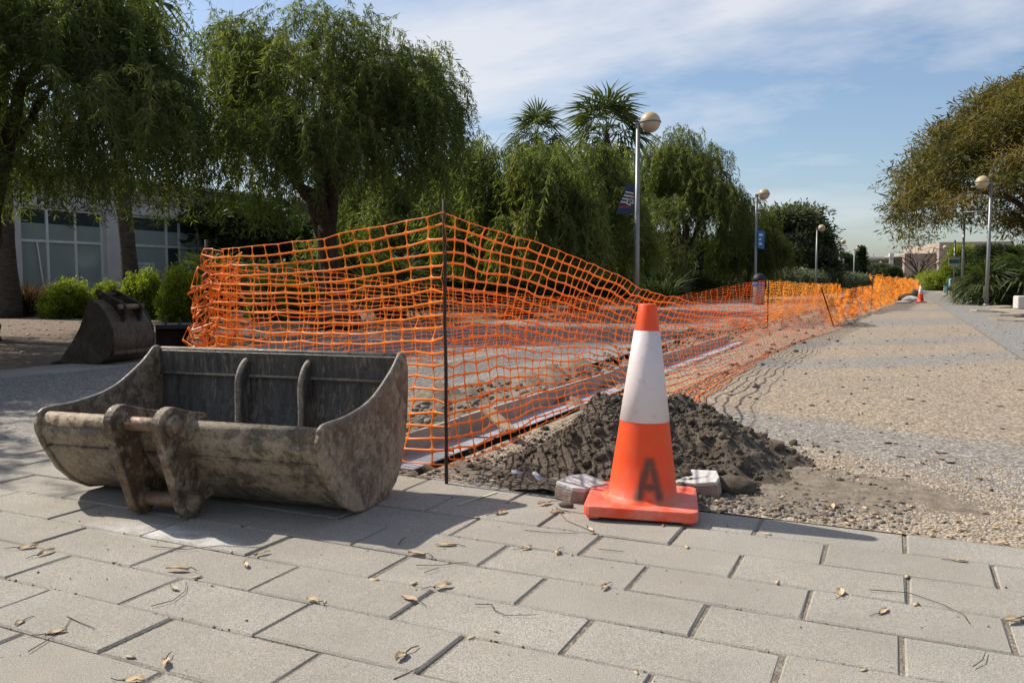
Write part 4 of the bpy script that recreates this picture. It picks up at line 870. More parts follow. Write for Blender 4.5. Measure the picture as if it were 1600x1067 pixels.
# hedges
def hedge(a, b, w, h, label, leaf, seed, dens=42, templ=None, name='hedge'):
    r = np.random.RandomState(seed); a = np.array(a[:2]); b = np.array(b[:2]); ln = np.linalg.norm(b - a); n = int(ln * dens * (h + w) * .6); t = r.rand(n); d = (b - a) / ln; nn = np.array([-d[1], d[0]])
    top = r.rand(n) < .35; off = np.where(top, r.uniform(-w / 2, w / 2, n), r.choice([-1, 1], n) * w / 2 + r.normal(0, .06, n)); z = np.where(top, h + r.normal(0, .07, n), r.uniform(.05, h, n)) + .10 * np.sin(t * ln * 1.7 + seed) + .06 * np.sin(t * ln * 4.3)
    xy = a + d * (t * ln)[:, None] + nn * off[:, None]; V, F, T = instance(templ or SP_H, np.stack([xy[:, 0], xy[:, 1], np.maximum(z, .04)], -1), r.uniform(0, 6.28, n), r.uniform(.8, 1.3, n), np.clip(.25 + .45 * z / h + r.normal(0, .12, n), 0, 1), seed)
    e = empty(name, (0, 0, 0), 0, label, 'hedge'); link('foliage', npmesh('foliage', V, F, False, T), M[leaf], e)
    m = MB(); k = int(ln / .8)
    for i in range(k): q = a + (b - a) * ((i + .5) / k); m.tube([(q[0], q[1], -.05), (q[0] + .05, q[1], h * .7)], [.03, .012], 5)
    tag(m.build('stem', M['bark'], e), kind='stuff'); return e
SP_H = [tuft_spray(90 + i, 26, .24, .14, .075, .2) for i in range(4)]
hedge(GD(300, 21), GD(760, 29), 1.2, 1.05, 'dark clipped hedge behind the front net', 'dark_leaf', 1)
hedge(GD(740, 26), GD(1190, 43), 1.2, .95, 'dark low hedge behind the sagging net and the lamps', 'dark_leaf', 2)
hedge(GD(1190, 44), GD(1345, 78), 1.6, 1.15, 'grassy green hedge between the second lamp and the far lamps', 'grey_leaf', 3)
hedge(GD(290, 27), GD(800, 40), 2.0, 3.0, 'tall dark hedge closing the view under the pepper trees', 'dark_leaf', 4, 16, SP_B)
hedge(GD(790, 38), GD(1195, 56), 2.0, 3.0, 'tall dark hedge behind the pepper trees on the right', 'dark_leaf', 5, 12, SP_B)
hedge(GD(1459, 88), GD(1477, 70), 2, 1.1, 'bright low hedge beside the cyan panel', 'bush_leaf', 6, 14, SP_B)
hedge(GD(1433, 118), GD(1458, 112), 2, 1.3, 'far low hedge in front of the far building', 'dark_leaf', 7, 10, SP_B)
# light kerb behind the net
a = G(535, 476); b = G(735, 470)
m = MB(); m.box((-.12, 0, -.1), (.12, (b - a).length, .12)); o = m.build('kerb', M['concrete_pale'], None, (a.x, a.y, 0), (0, 0, math.atan2((b - a).y, (b - a).x) - math.pi / 2), .01); tag(o, 'long pale concrete kerb before the clipped hedge', 'kerb')

# ---------- palms
def fan_frond(seed, L_=1.0, nseg=20, pet=.75, droop=.35):
    """petiole + fan of narrow folded segments; local +x outward"""
    r = np.random.RandomState(seed); V = []; F = []
    def quad(a, b, c, d): n = len(V); V.extend([a, b, c, d]); F.append((n, n + 1, n + 2, n + 3))
    quad(np.array([0, -.018, 0]), np.array([0, .018, 0]), np.array([pet, .010, .02]), np.array([pet, -.010, .02]))
    o = np.array([pet, 0, .02])
    for k in range(nseg):
        a = (k / (nseg - 1) - .5) * 3.5; l = L_ * (1 - .25 * abs(a) / 1.75) * r.uniform(.9, 1.05); d = np.array([math.cos(a), math.sin(a), .12 * r.normal()]); s = np.array([-math.sin(a), math.cos(a), .4 * (-1) ** k]); s /= np.linalg.norm(s)
        p1 = o + d * l * .55; p2 = o + d * l * .92 + np.array([.05, 0, -droop * l * r.uniform(.6, 1.3)]); w = .032 * L_
        quad(o - s * .004, o + s * .004, p1 + s * w, p1 - s * w); quad(p1 - s * w, p1 + s * w, p2 + s * .004, p2 - s * .004)
    return np.array(V), np.array(F)
FR = [fan_frond(i) for i in range(3)]
def palm_crown(seed, n=36, s=1.0, low=-1.25, high=1.35, dead=False):
    r = np.random.RandomState(seed); VV = []; FF = []; TT = []; base = 0
    for k in range(n):
        V, F = FR[k % 3]; el = (low + (high - low) * ((k + .5) / n) ** .8); az = k * 2.399 + r.normal(0, .2); sc = s * r.uniform(.8, 1.15); roll = r.normal(0, .5)
        x, y, z = V[:, 0], V[:, 1], V[:, 2]; y, z = y * math.cos(roll) - z * math.sin(roll), y * math.sin(roll) + z * math.cos(roll); X = x * math.cos(el) - z * math.sin(el); Z = x * math.sin(el) + z * math.cos(el)
        Z = Z - .17 * (X ** 2 + y ** 2)
        Q = np.stack([X * math.cos(az) - y * math.sin(az), X * math.sin(az) + y * math.cos(az), Z], -1) * sc
        VV.append(Q); FF.append(F + base); base += len(V); TT.append(np.full(len(V), np.clip(r.normal(.5 + .25 * (el > 0), .2), 0, 1)))
    return npmesh('fronds', np.concatenate(VV), np.concatenate(FF), False, np.concatenate(TT))
pcg = palm_crown(1, 27, 1.05, -.7, 1.35); pcd = palm_crown(2, 26, .95, -1.5, -.75)
def palm(loc, H, r0, s, label, lean=(0, 0), dead=True, name='fan_palm'):
    e = empty(name, (loc[0], loc[1], 0), loc[0], label, 'palm tree', 'fan palms'); m = MB(); n = 26; pts = []; rad = []
    for i in range(n + 1):
        t_ = i / n; pts.append((lean[0] * t_ ** 1.5, lean[1] * t_ ** 1.5, -.1 + (H + .1) * t_)); rad.append(r0 * (1.35 - .45 * min(1, t_ * 5) - .12 * t_) * (1 + .035 * (i % 2)))
    m.tube(pts, rad, 12); m.build('trunk', M['palm_bark'], e)
    c = link('crown', pcg, M['palm_leaf'], e, (lean[0], lean[1], H)); c.scale = (s, s, s)
    if dead: c = link('dead_skirt', pcd, M['dead_leaf'], e, (lean[0], lean[1], H - .1)); c.scale = (s, s, s)
    return e
palm(GD(10, 17.8), 7.4, .22, 1.1, 'thick palm trunk at the left edge beside the dry plant', (.1, .2))
palm(GD(206, 18.8), 7.25, .19, 1.15, 'palm whose trunk stands between the two window bays', (.50, .35))
palm(GD(838, 42), 7.95, .20, 1.1, 'palm crown just showing above the thin pepper tree', (0, 0), False)
palm(GD(934, 38), 7.45, .18, 1.35, 'tall fan palm with hanging dead leaves left of the banner lamp', (.3, .2))
low = palm_crown(5, 30, .9, -.2, 1.4); low_dark = low.copy(); low_dark.materials.append(M['dark_leaf'])
for u, d, s, lb in ((1545, 27.5, .95, 'fan-leaved clump just right of the right lamp'), (1585, 28.5, 1.25, 'large fan-leaved clump at the right edge'), (1527, 30, .7, 'small fan-leaved clump left of the right lamp'), (1620, 27, 1.3, 'fan-leaved clump beyond the white block')):
    g = GD(u, d); e = empty('dwarf_palm', g, u, lb, 'dwarf palm', 'dwarf palms under the spreading tree'); m = MB(); m.tube([(0, 0, -.1), (0, 0, .35)], [.16, .12], 10); m.build('trunk', M['palm_bark'], e); c = link('crown', low_dark, None, e, (0, 0, .3)); c.scale = (s, s, s)
low2 = low
for u, d, lb in ((338, 18.5, 'dwarf fan palm behind the bunched net end'), (625, 17.5, 'dwarf fan palm seen through the front net')):
    g = GD(u, d); e = empty('dwarf_palm', g, u, lb, 'dwarf palm', 'dwarf palms in the planting bed'); m = MB(); m.tube([(0, 0, -.1), (0, 0, .5)], [.14, .11], 10); m.build('trunk', M['palm_bark'], e); c = link('crown', low, M['palm_leaf'], e, (0, 0, .45)); c.scale = (.75, .75, .75)
# mounds at the tree feet
for i, (u, v, s, lb) in enumerate(((524, 514, .36, 'dark earth mound round the foot of the broad pepper tree'), (806, 498, .32, 'dark earth mound at the foot of the thin pepper tree'), (913, 487, .34, 'dark earth mound at the foot of the dense pepper tree'))):
    g = G(u, v); rock('earth_mound', (g.x, g.y, -.06), (s * 1.15, s * 1.15, s * .85), 'dark_rock', 60 + i, lb, 'mound', 3, .07)

# ================================================================ LAMPS
def lamp(base, side, label, h=3.9, bar=False, rz=0.0):
    e = empty('street_lamp', (base[0], base[1], 0), rz, label, 'street lamp', 'globe lamps along the promenade')
    m = MB(); m.tube([(0, 0, 0), (0, 0, 1.2), (0, 0, 3.86)], [.062, .055, .042], 12); m.tube([(0, 0, 0), (0, 0, .06)], [.10, .10], 12); m.build('pole', M['galvanised'], e)
    m = MB(); m.box((-.05 if side > 0 else -.06, -.04, 3.80), (.06 if side > 0 else .05, .04, 3.90)); m.tube([(0, 0, 3.85), (side * .06, 0, 3.87)], .03, 8); m.build('bracket', M['pole_dark'], e, bevel=.006)
    gx = side * .245; R0 = .20
    prof = lambda a0, a1: [(R0 * math.cos(R_(a0 + (a1 - a0) * i / 10)), R0 * math.sin(R_(a0 + (a1 - a0) * i / 10))) for i in range(11)]
    m = MB(); m.lathe([(max(r_, .001), z) for r_, z in prof(-90, 0)], 28, Matrix.Translation((gx, 0, 3.89)), cap=False); m.build('lower_globe', M['globe_lower'], e)
    m = MB(); m.lathe([(max(r_, .001), z) for r_, z in prof(0, 90)], 28, Matrix.Translation((gx, 0, 3.892)), cap=False); m.build('upper_globe', M['globe_cream'], e)
    m = MB(); m.lathe([(R0 + .001, -.014), (R0 + .012, -.012), (R0 + .012, .012), (R0 + .001, .014)], 28, Matrix.Translation((gx, 0, 3.891)), cap=False); m.build('ring', M['pole_dark'], e)
    if bar: m = MB(); m.tube([(-.75, 0, 2.98), (.75, 0, 2.98)], .012, 6); m.build('crossbar', M['galvanised'], e)
    return e
LXP = -4.82
lp = [(LXP, 16.15, 'tall globe lamp carrying the navy banner'), (LXP, 31.0, 'second globe lamp from the front, by the litter bin'), (-4.6, 52.0, 'third globe lamp of the left row'), (-4.55, 71, 'fourth globe lamp of the left row, with a white banner'), (-4.25, 87, 'fifth globe lamp of the left row, before the cypress'), (-3.5, 150, 'sixth globe lamp of the left row, far away'), (-3.1, 175, 'seventh globe lamp of the left row, far away'), (-2.85, 199, 'eighth globe lamp of the left row, far away'), (-2.5, 230, 'ninth and farthest globe lamp of the left row')]
l0 = None
for i, (x, y, lb) in enumerate(lp):
    if l0 is None: l0 = lamp((x, y), 1, lb)
    else:
        c = copy_tree(l0); c.location = (x, y, 0); c['label'] = lb; c['category'] = 'street lamp'
g = G(1541, 478); lamp((g.x, g.y), -1, 'globe lamp with a crossbar on the right under the spreading tree', bar=True)
for u, v, lb in ((1475, 387, 'globe lamp half hidden by the small green tree'), (1463, 411, 'far globe lamp of the right row, nearer one'), (1459, 415, 'far globe lamp of the right row, farther one')):
    d = (3.89 - CAMH) / ((HOR - v) / FPX); c = copy_tree(l0); g = GD(u, d); c.location = (g.x + .24, g.y, 0); c.rotation_euler.z = math.pi; c['label'] = lb; c['category'] = 'street lamp'
def banner(loc, poly, mat, label, deco=None):
    e = empty('banner', loc, 0, label, 'banner'); e.rotation_euler.z = YAW * .6
    m = MB(); m.prism(poly, -.004, .004, 'y'); m.build('cloth', M[mat], e)
    for (pl, mt) in (deco or []):
        m = MB(); m.prism(pl, -.0075, -.0045, 'y'); m.build('print', M[mt], e)
    return e
S_ = 16.6 / FPX
def bp(u, v): return ((u - 996) * S_, (335 - v) * S_)
st = [([bp(982.5 - (i * 2.3), 300 + i * 5), bp(995, 303 + i * 5), bp(995, 305 + i * 5), bp(982 - (i * 2.3), 302.5 + i * 5)], 'stripe_white') for i in range(4)]
st += [([bp(972, 323.5), bp(989, 323.5), bp(989, 325.5), bp(971.5, 325.5)], 'red_paint'), ([bp(985, 313), bp(993, 311), bp(995, 315), bp(995, 318), bp(990, 318.5), bp(991, 323), bp(984, 320)], 'stripe_white'), ([bp(986.5, 314.5), bp(992, 313), bp(993.5, 316.5), bp(988.5, 317.5), bp(989, 320.5), bp(986, 319)], 'navy')]
banner((LXP - .05, 16.10, CAMH + (HOR - 335) * S_), [bp(968, 335), bp(996, 335), bp(996, 288), bp(983, 290)], 'navy', 'navy banner with pale stripes tied to the nearest lamp', st)
banner((LXP + .06, 30.9, CAMH + (HOR - 388) * 29.7 / FPX), [(.02, 0), (.25, -.03), (.25, .62), (.02, .64)], 'blue_paint', 'blue banner on the second lamp', [([(.06, .12), (.17, .12), (.17, .20), (.06, .20)], 'stripe_white'), ([(.06, .28), (.14, .28), (.14, .36), (.06, .36)], 'stripe_white'), ([(.06, .44), (.18, .44), (.18, .52), (.06, .52)], 'stripe_white')])
banner((-4.5, 70.9, CAMH + (HOR - 421) * 66 / FPX), [(.0, 0), (.36, .03), (.26, .40), (.34, .85), (.0, .82)], 'stripe_white', 'white wind-blown banner on the fourth lamp')
# litter bin at the second lamp
g = GD(1186, 27.5); e = empty('litter_bin', g, .3, 'dark domed litter bin with a blue band by the second lamp', 'litter bin')
m = MB(); m.lathe([(.17, 0), (.19, .05), (.20, .62), (.19, .64)], 20); m.build('body', M['galvanised'], e)
m = MB(); m.lathe([(.205, .60), (.205, .76), (.2, .77)], 20); m.build('band', M['blue_paint'], e)
m = MB(); m.lathe([(.215, .77), (.215, .86), (.17, .97), (.09, 1.03), (.01, 1.045)], 20); m.build('lid', M['black'], e)

# ================================================================ BUILDING ON THE LEFT (faces the promenade)
BX = -21.0
yy = lambda u: FX(u, 440, BX).y
zz_ = lambda u, v: FX(u, v, BX).z
bld = empty('building', (BX, yy(35), 0), 0, 'low building with large gridded windows behind the palms', 'building')
Y0 = yy(35); yl = lambda u: yy(u) - Y0
ztop = 2.78; zbase = .12
yA, yB, yC, yD = yl(35), yl(166), yl(206), yl(330)
def wallbox(name, a, b, mat): m = MB(); m.box(a, b); return m.build(name, M[mat], bld, bevel=.004)
wallbox('lintel', (-.35, yl(-160), ztop), (.0, yD + 9, ztop + .34), 'wall_white')
wl_ = wallbox('parapet', (-.35, yl(-160), ztop + .342), (-.02, yD + 9, 3.75), 'mortar')
wallbox('roof_slab', (-9, yl(-160), 3.752), (.12, yD + 9, 3.86), 'wall_white')
wallbox('pillar', (-.30, yB + .02, 0), (.06, yC - .02, ztop - .002), 'wall_white')
wallbox('pillar', (-.30, yl(17), 0), (.05, yA - .01, ztop - .002), 'wall_white')
wl2 = wallbox('brick_pier', (-.32, yl(-40), 0), (-.03, yl(17) - .005, ztop - .002), 'mortar')
wallbox('plinth', (-.3, yA, -.05), (.02, yB + .018, zbase), 'concrete'); wallbox('plinth', (-.3, yC - .018, -.05), (.02, yD + 9, zbase), 'concrete')
wallbox('back_wall', (-9, yl(-160), 0), (-8.8, yD + 9, 3.75), 'wall_white'); wallbox('floor_slab', (-8.8, yl(-160), -.05), (-.36, yD + 9, .02), 'concrete')
wallbox('wall', (-.3, yD + 3.4, 0), (-.02, yD + 9, ztop - .002), 'wall_white'); wallbox('wall', (-.3, yl(-160), 0), (-.02, yl(-40) - .01, ztop - .002), 'wall_white')
mb = MB(); mb.box((0, .005, .005), (.035, .245, .088)); bme = mb.mesh('brick'); bme.materials.append(M['brick_tan'])
nb = 0
for k in range(4):
    for j in range(58):
        y = yl(-45) + j * .252 + (k % 2) * .126
        if y > yD + .6: continue
        o = link('brick', bme, None, wl_, (-.032 + rnd.uniform(-.004, .004), y, ztop + .365 + k * .098)); nb += 1
for k in range(27):
    for j in range(4):
        y = yl(17) - .01 - (j + 1) * .252 + (k % 2) * .11
        if y + .25 > yl(17): continue
        link('brick', bme, None, wl2, (-.042 + rnd.uniform(-.004, .004), y, .02 + k * .098)); nb += 1
def bay(y0, y1, cols, splits, label_blind=True, sign=False):
    f = MB(); x0, x1 = -.16, -.09; w = .035
    zs = [zbase, ztop]; zt = zbase + (ztop - zbase) * .655
    ys = [y0 + (y1 - y0) * c for c in cols]
    wdw = empty('window', (0, 0, 0)); wdw.parent = bld
    for y in ys: f = MB(); f.box((x0, y - w, zbase + .001), (x1, y + w, ztop - .001)); f.build('mullion', M['alu'], wdw)
    for z in (zbase + w, zt, ztop - w):
        for a, b in zip(ys[:-1], ys[1:]): f = MB(); f.box((x0 + .004, a + w, z - w), (x1 - .004, b - w, z + w)); f.build('rail', M['alu'], wdw)
    for i, (a, b) in enumerate(zip(ys[:-1], ys[1:])):
        for (z0, z1, mt) in ((zbase + 2 * w, zt - w, 'glass_blind'), (zt + w, ztop - 2 * w, 'glass_blind')):
            f = MB(); f.box((-.135, a + w, z0), (-.125, b - w, z1)); f.build('pane', M['glass_dark' if (i in splits and z0 < 1) else mt], wdw)
        f = MB(); f.box((-.1236, a + w + .01, zt + w + (ztop - zt) * .48), (-.1226, b - w - .01, ztop - 2 * w - .01)); f.build('dark_gap', M['glass_dark'], wdw)
    return wdw
bay(yA + .03, yB - .02, (0, .32, .66, 1.0), ())
bay(yC + .02, yD + 3.3, (0, .22, .30, .42, .55, .7, .85, 1.0), (1,))
m = MB(); m.box((-.11, yl(212), 1.02), (-.10, yl(246), 1.36)); sg = m.build('notice', M['stripe_white'], bld); m = MB()
for i in range(3): m.box((-.0985, yl(216), 1.09 + i * .08), (-.0975, yl(242), 1.115 + i * .08))
m.build('print', M['blue_paint'], sg)
m = MB(); m.prism([(.70, .0), (.74, .0), (.52, 1.82), (.48, 1.82)], -.085, -.06, 'x'); m.build('open_casement', M['alu'], bld)

# ================================================================ FAR BUILDING
g = GD(1432, 150); fb = empty('far_building', g, YAW * .4, 'far beige building with a taller block and a glazed wing', 'building')
s_ = 150 / FPX; U = lambda u: (u - 1432) * s_; Zv = lambda v: CAMH + (HOR - v) * s_
def fbox(name, u0, u1, v0, v1, y0, y1, mat, parent=fb): m = MB(); m.box((U(u0), y0, Zv(v1) if v1 < 447 else 0), (U(u1), y1, Zv(v0))); return m.build(name, M[mat], parent)
fbox('wall', 1414, 1458, 397, 450, 0, 30, 'far_wall'); fbox('tower', 1459, 1560, 380, 450, -2, 30, 'far_wall'); fbox('parapet', 1413.5, 1458.5, 396, 397.2, -.2, 30, 'far_wall_light')
fbox('glazed_wing', 1362, 1413.6, 404, 450, 4, 26, 'far_wall_light'); fbox('roof', 1358, 1414, 400.5, 403.5, 3, 27, 'stripe_white'); fbox('white_fin', 1396, 1402, 395, 412, 2.6, 3.9, 'far_wall_light')
for i in range(3):
    f = fbox('window', 1403.5 + i * 3.4, 1406.5 + i * 3.4, 401, 419, 2.2, 3.95, 'glass_dark')
for i in range(8): fbox('window', 1364 + i * 4.0, 1367 + i * 4.0, 406, 411, 3.8, 4.2, 'glass_dark')
fbox('antenna', 1379, 1379.3, 394, 402, 8, 8.3, 'black')

# ================================================================ RIGHT-HAND SMALL THINGS
def pole_thing(name, u, v, vt, r_, label, mat='galvanised', cat='pole'):
    g = G(u, v); d = (g - _C).dot(_F); H = CAMH + (HOR - vt) / FPX * d; e = empty(name, g, 0, label, cat)
    m = MB(); m.tube([(0, 0, 0), (.0, 0, H)], r_, 10); m.tube([(0, 0, 0), (0, 0, .04)], r_ * 1.8, 10); m.build('post', M[mat], e); return e, d, H
e, d, H = pole_thing('sign_post', 1489, 465.5, 376, .035, 'thin post carrying the grey-green direction sign', cat='sign')
m = MB(); m.box((-.27, -.05, 1.50), (.23, -.02, 1.92)); s = m.build('panel', M['sign_grey'], e, bevel=.01); m = MB(); m.box((-.24, -.056, 1.62), (.20, -.051, 1.80)); m.build('print', M['green_paint'], s); e.rotation_euler.z = YAW * .8
pole_thing('post', 1502, 469, 340, .05, 'plain grey post right of the direction sign')
g = G(1489, 462); e = empty('litter_bin', (g.x + .1, g.y, 0), 0, 'yellow and black litter bin on the direction sign post', 'litter bin'); 
m = MB(); m.lathe([(.10, .40), (.15, .44), (.16, .62), (.155, .63)], 16); m.build('body', M['yellow_paint'], e); m = MB(); m.lathe([(.17, .63), (.18, .72), (.14, .82), (.02, .85)], 16); m.build('lid', M['black'], e); m = MB(); m.tube([(.0, 0, 0), (0, 0, .41)], .025, 8); m.build('leg', M['pole_dark'], e)
g = GD(1477, 58); e = empty('info_panel', g, YAW, 'tall cyan information panel by the bright low hedge', 'sign'); m = MB(); m.box((-.09, -.03, .0), (.11, .03, .82)); m.build('panel', M['cyan_paint'], e, bevel=.01); m = MB(); m.box((-.11, -.05, -.02), (.13, .05, .03)); m.build('foot', M['concrete'], e)
g = G(1480, 462.5); e = empty('bollard', g, 0, 'thin dark bollard right of the cyan panel', 'bollard'); m = MB(); m.lathe([(.03, 0), (.03, .78), (.04, .79), (.04, .86), (.02, .9)], 10); m.build('post', M['pole_dark'], e)
g = G(1484.5, 460.5); e = empty('bollard', g, 0, 'bollard with a blue and white top beside the yellow bin', 'bollard'); m = MB(); m.lathe([(.03, 0), (.03, .45), (.05, .46)], 10); m.build('post', M['pole_dark'], e); m = MB(); m.lathe([(.05, .46), (.09, .5), (.10, .85), (.05, .95)], 12); m.build('top', M['cyan_paint'], e)
g = GD(1496, 50); e = empty('litter_bin', g, 0, 'pale round bin under the small green tree', 'litter bin'); m = MB(); m.lathe([(.13, 0), (.15, .05), (.16, .6), (.17, .62), (.12, .64)], 14); m.build('body', M['stripe_white'], e); m = MB(); m.lathe([(.165, .642), (.12, .70), (.02, .72)], 14); m.build('lid', M['pole_dark'], e)
g = G(1590, 482); e = empty('concrete_block', (g.x, g.y, 0), R_(12), 'low white concrete block with a blue disc at the right edge', 'concrete block')
m = MB(); m.box((0, 0, -.02), (1.1, .42, .36)); m.build('block', M['concrete_pale'], e, bevel=.04, seg=3); m = MB(); Mx = Matrix.Translation((.30, -.004, .19)) @ Matrix.Rotation(R_(90), 4, 'X'); m.lathe([(.001, .004), (.12, .004), (.12, .0), (.001, 0)], 20, Mx, cap=False); m.build('disc', M['blue_paint'], e)
# broken slabs on the verge
for i, (u, v, w, dd_, lb) in enumerate(((1545, 487, .9, .5, 'thin broken slab on the verge near the right lamp'), (1575, 493, 1.1, .5, 'cracked slab on the verge before the white block'), (1590, 501, .9, .5, 'broken slab nearest the camera on the right verge'), (1560, 480, .8, .4, 'slab fragment at the foot of the right lamp'))):
    g = G(u, v); m = MB(); rr = random.Random(i); poly = [(w * .5 * math.cos(a) * rr.uniform(.8, 1.1), dd_ * math.sin(a) * rr.uniform(.8, 1.1)) for a in [k * math.pi / 4 for k in range(8)]]
    m.prism(poly, -.03, .03, 'z'); o = m.build('stone_slab', M['dirt'], None, (g.x, g.y, 0), (rr.gauss(0, .03), rr.gauss(0, .03), rr.uniform(0, 3)), .006); tag(o, lb, 'stone slab', 'broken slabs on the right verge')
# rubble by the far cone and soil patch
for i, (u, v, sx, sz, mt, lb) in enumerate(((1412, 474, .30, .06, 'concrete_pale', 'flat pale slab at the left of the far rubble'), (1424, 472, .34, .16, 'concrete_pale', 'tilted pale slab on the far rubble'), (1417, 470, .36, .20, 'rubble', 'dark lump of far rubble'), (1429, 470, .16, .34, 'rubble', 'upright dark stone beside the far cone'))):
    g = G(u, v); rock('stone', (g.x, g.y + .3, 0), (sx, sx * .6, sz), mt, 80 + i, lb, 'stone', 2, .16)
def patch(cx_, cy_, rx, ry, h, label, seed):
    f = lambda X, Y: h * np.exp(-(((X - cx_) / rx) ** 2 + ((Y - cy_) / ry) ** 2)) * (1 + .5 * fbm(X * 2 + seed, Y * 2, 4)) - h * .16
    o = hfield('soil_patch', cx_ - rx * 2, cx_ + rx * 2, cy_ - ry * 2, cy_ + ry * 2, 60, 60, f, M['soil']); tag(o, label, 'soil', kind='stuff')
g = G(1338, 509); patch(g.x, g.y, .26, .45, .06, 'small patch of dark soil at the foot of the leaning rod', 1)
g = G(1312, 516); n = 70; rs = np.random.RandomState(2)
P = np.stack([rs.normal(-1.3, .35, n), rs.uniform(6, 26, n), np.zeros(n)], -1); s = rs.uniform(.01, .035, n); P[:, 2] = s * .3
tag(scatter('promenade_grit', P, np.stack([s * 1.3, s, s * .7], -1), M['rubble'], 4, smooth=False), 'grit and stones along the foot of the long net', 'grit', kind='stuff')

# ================================================================ FALLEN LEAVES AND TWIGS ON THE PAVERS
def leaf_mesh(seed, l=.036, w=.013):
    r = random.Random(seed); n = 7; V = []; F = []
    for i in range(n):
        t_ = i / (n - 1); x = (t_ - .5) * l; ww = w * math.sin(math.pi * (t_ * .92 + .05)) ** .8; zc_ = .006 * math.sin(math.pi * t_) * r.uniform(.4, 1) + .004 * t_
        for k, q in enumerate((-1, -.4, .4, 1)): V.append((x + r.gauss(0, .0006), q * ww * .6, zc_ * .55 + abs(q) ** 1.5 * .005 * r.uniform(.5, 1.2) + .0004))
    for i in range(n - 1):
        for k in range(3): a = i * 4 + k; F.append((a, a + 1, a + 5, a + 4))
    me = bpy.data.meshes.new('blade'); me.from_pydata(V, [], F); me.polygons.foreach_set('use_smooth', [True] * len(F)); me.materials.append(M['dry_leaf']); me.update(); return me
LM = [leaf_mesh(i, .034 + .004 * i, .012 + .0015 * (i % 3)) for i in range(5)]
def stemmesh(seed, l=.03):
    r = random.Random(seed); m = MB(); m.tube([(-.017, 0, .004), (-.017 - l * .4, r.uniform(-.006, .006), .006), (-.017 - l, r.uniform(-.014, .014), .003)], [.0011, .0009, .0007], 5); me = m.mesh('stalk'); me.materials.append(M['twig']); return me
SM = [stemmesh(i) for i in range(3)]
lv = [(30, 975, 'tan leaf at the left edge of the front pavers'), (88, 990, 'tan leaf with forked twigs near the left front corner'), (44, 856, 'flat leaf near the left edge in front of the bucket'), (72, 865, 'small curled leaf right of the flat one near the left edge'), (277, 892, 'upright curled leaf in the joint in front of the bucket ears'), (272, 921, 'leaf with a long curved stalk left of centre'), (258, 1038, 'crumpled leaf in the joint at the bottom left'), (210, 1066, 'pale leaf at the very bottom left'), (383, 884, 'slim brown leaf in front of the bucket'), (410, 866, 'small crushed leaf in the white dusty area'), (488, 941, 'torn leaf lying on a cross joint'), (640, 938, 'torn pale leaf over a cross joint in the centre'), (692, 918, 'long flat leaf along a joint in the centre'), (651, 867, 'leaf with two curved stalks before the bucket shadow'), (697, 853, 'rounded curled leaf right of the bucket shadow'), (627, 1030, 'large crumpled seed-like leaf at the bottom centre'), (823, 857, 'upright leaf left of the cone shadow'), (870, 864, 'slim leaf just right of the upright one'), (944, 919, 'small upright leaf in front of the cone'), (870, 802, 'leaf among twigs left of the cone'), (922, 829, 'brown leaf among twigs before the cone'), (1034, 822, 'thin leaf under the front edge of the cone base'), (1313, 928, 'brown leaf on the right pavers'), (1380, 957, 'slim brown leaf on the right pavers, lower one'), (1583, 971, 'pale leaf at the right edge in a joint'), (1502, 879, 'tiny leaf near the chipped paver on the right'), (783, 803, 'leaf at the edge of the bucket shadow tip'), (850, 788, 'leaf crumb beside the yellow-green paint line'), (1218, 797, 'tan leaf on the pebbles right of the heap'), (1300, 793, 'tan leaf on the pebbles, right one')]
for i, (u, v, lb) in enumerate(lv):
    g = G(u, v); e = empty('dry_leaf', (g.x, g.y, .0005), rnd.uniform(0, 6.28), lb, 'leaf', 'dry leaves on the pavers'); s = rnd.uniform(.85, 1.35); e.scale = (s, s, s * rnd.uniform(.8, 1.3)); e.rotation_euler.x = rnd.gauss(0, .06)
    link('blade', LM[i % 5], None, e); link('stalk', SM[i % 3], None, e)
tw = [([(44, 1021), (70, 1005), (100, 985), (112, 968)], 'twig under the forked leaf at the left front'), ([(105, 965), (125, 975), (148, 985)], 'short branched twig near the left front corner'), ([(236, 949), (270, 940), (290, 925), (291, 912)], 'long curved leaf stalk left of centre'), ([(236, 856), (290, 860), (345, 854), (410, 857)], 'long thin twig in the white dusty area'), ([(623, 853), (628, 845), (634, 841)], 'short bent twig before the bucket shadow'), ([(650, 886), (690, 884), (728, 880)], 'straight twig on the centre pavers'), ([(663, 896), (675, 893), (686, 889)], 'short thick twig under the straight one'), ([(742, 947), (768, 946), (772, 955), (790, 963), (838, 964)], 'bent twig right of the centre'), ([(820, 830), (860, 835), (904, 836)], 'straight twig left of the cone'), ([(868, 795), (885, 815), (920, 830), (936, 838)], 'branched twig left of the cone base'), ([(870, 798), (905, 803), (940, 808)], 'thin twig touching the cone base'), ([(1358, 925), (1420, 929), (1470, 946), (1505, 962), (1515, 976)], 'long curved twig on the right pavers'), ([(1520, 1044), (1535, 1035), (1540, 1021)], 'hooked twig at the bottom right'), ([(935, 860), (955, 862), (974, 863)], 'fine twig in front of the cone'), ([(615, 1063), (640, 1052), (655, 1046)], 'twig at the bottom centre under the crumpled leaf')]
for pts, lb in tw:
    m = MB(); PP = [G(u, v) + Vector((0, 0, .003 + rnd.uniform(0, .004))) for u, v in pts]; c = PP[0].copy(); q = [Vector(a) for a in smooth_path([tuple(x - c) for x in PP], 4)] if False else [x - c for x in PP]
    m.tube(q, [.0011 - .0005 * i / len(q) for i in range(len(q))], 5); o = m.build('twig', M['twig'], None, c); tag(o, lb, 'twig', 'twigs on the pavers')
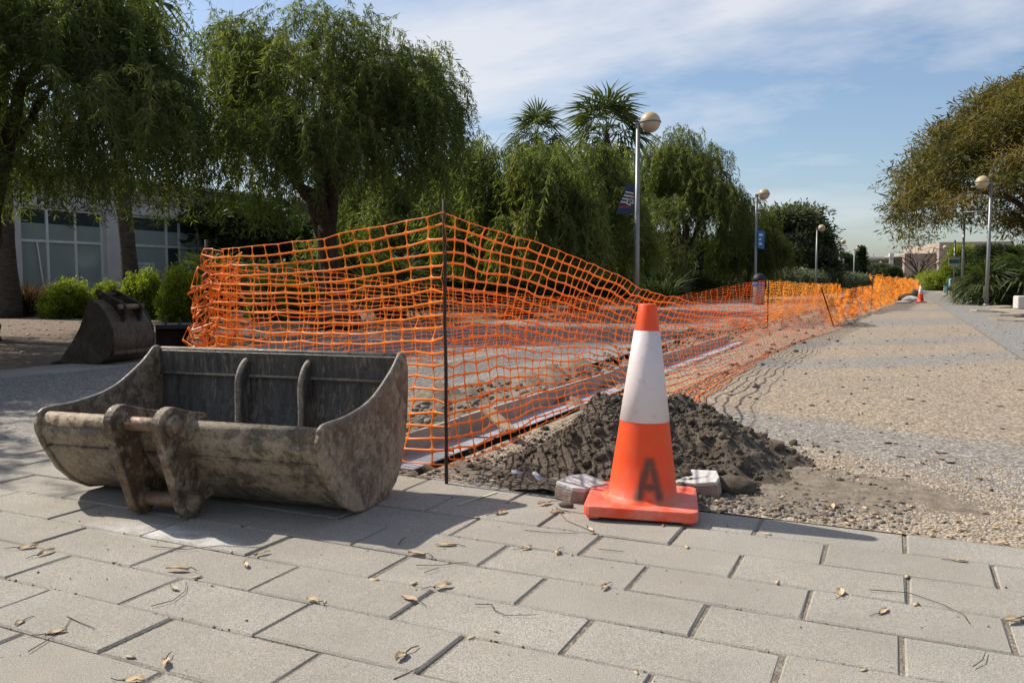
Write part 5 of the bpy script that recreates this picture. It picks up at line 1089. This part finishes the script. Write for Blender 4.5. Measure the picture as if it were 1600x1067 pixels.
# dark crumbs and seeds on the pavers, along the joints
rs = np.random.RandomState(12); n = 900
P = np.stack([rs.uniform(-4.5, 2, n), EDGE - rs.randint(0, 12, n) * W + rs.normal(0, .004, n), np.full(n, -.002)], -1); s = rs.uniform(.0012, .0032, n)
n2 = 520; P = np.concatenate([P, np.stack([rs.uniform(-3.5, 1.6, n2), rs.uniform(.7, 2.7, n2), np.full(n2, .001)], -1)]); s = np.concatenate([s, .0010 + .0035 * rs.beta(1, 4, n2)])
tag(scatter('crumbs', P, np.stack([s * 1.2, s, s * .8], -1), M['rubble'], 14, smooth=False, tint=np.clip(rs.normal(.15, .2, len(P)), 0, 1)), 'dark crumbs and seeds scattered over the pavers', 'crumbs', kind='stuff')
# promenade litter: small dark leaf bits
n = 420; P = np.stack([rs.uniform(-1.2, 2.1, n), 3.2 + 17 * rs.beta(1, 1.6, n), np.full(n, .004)], -1); s = rs.uniform(.005, .016, n)
tag(scatter('leaf_litter', P, np.stack([s * 1.6, s * .7, s * .25], -1), M['dead_leaf'], 15, smooth=False, flat=.15), 'tiny dry leaf bits strewn over the promenade', 'leaf litter', kind='stuff')
n = 900; P = np.stack([rs.uniform(-16, LX - .7, n), rs.uniform(3, 18, n), np.full(n, .0)], -1); s = rs.uniform(.01, .035, n)
tag(scatter('bed_litter', P, np.stack([s * 1.5, s * .7, s * .25], -1), M['dry_leaf'], 16, smooth=False, flat=.2), 'pale dry leaves strewn over the planting bed', 'leaf litter', kind='stuff')
n = 150; P = np.concatenate([np.stack([rs.uniform(-1.5, .6, n), EDGE + np.abs(rs.normal(0, .16, n)), np.full(n, .006)], -1), np.stack([rs.uniform(-3.4, 1.8, 90), EDGE - rs.randint(0, 9, 90) * W + rs.normal(0, .012, 90), np.full(90, .002)], -1)]); s = rs.uniform(.004, .012, len(P))
tag(scatter('leaf_bits', P, np.stack([s * 1.6, s * .7, s * .18], -1), M['dry_leaf'], 17, smooth=False, flat=.25), 'small tan leaf bits caught along the paver joints and the heap', 'leaf litter', kind='stuff')
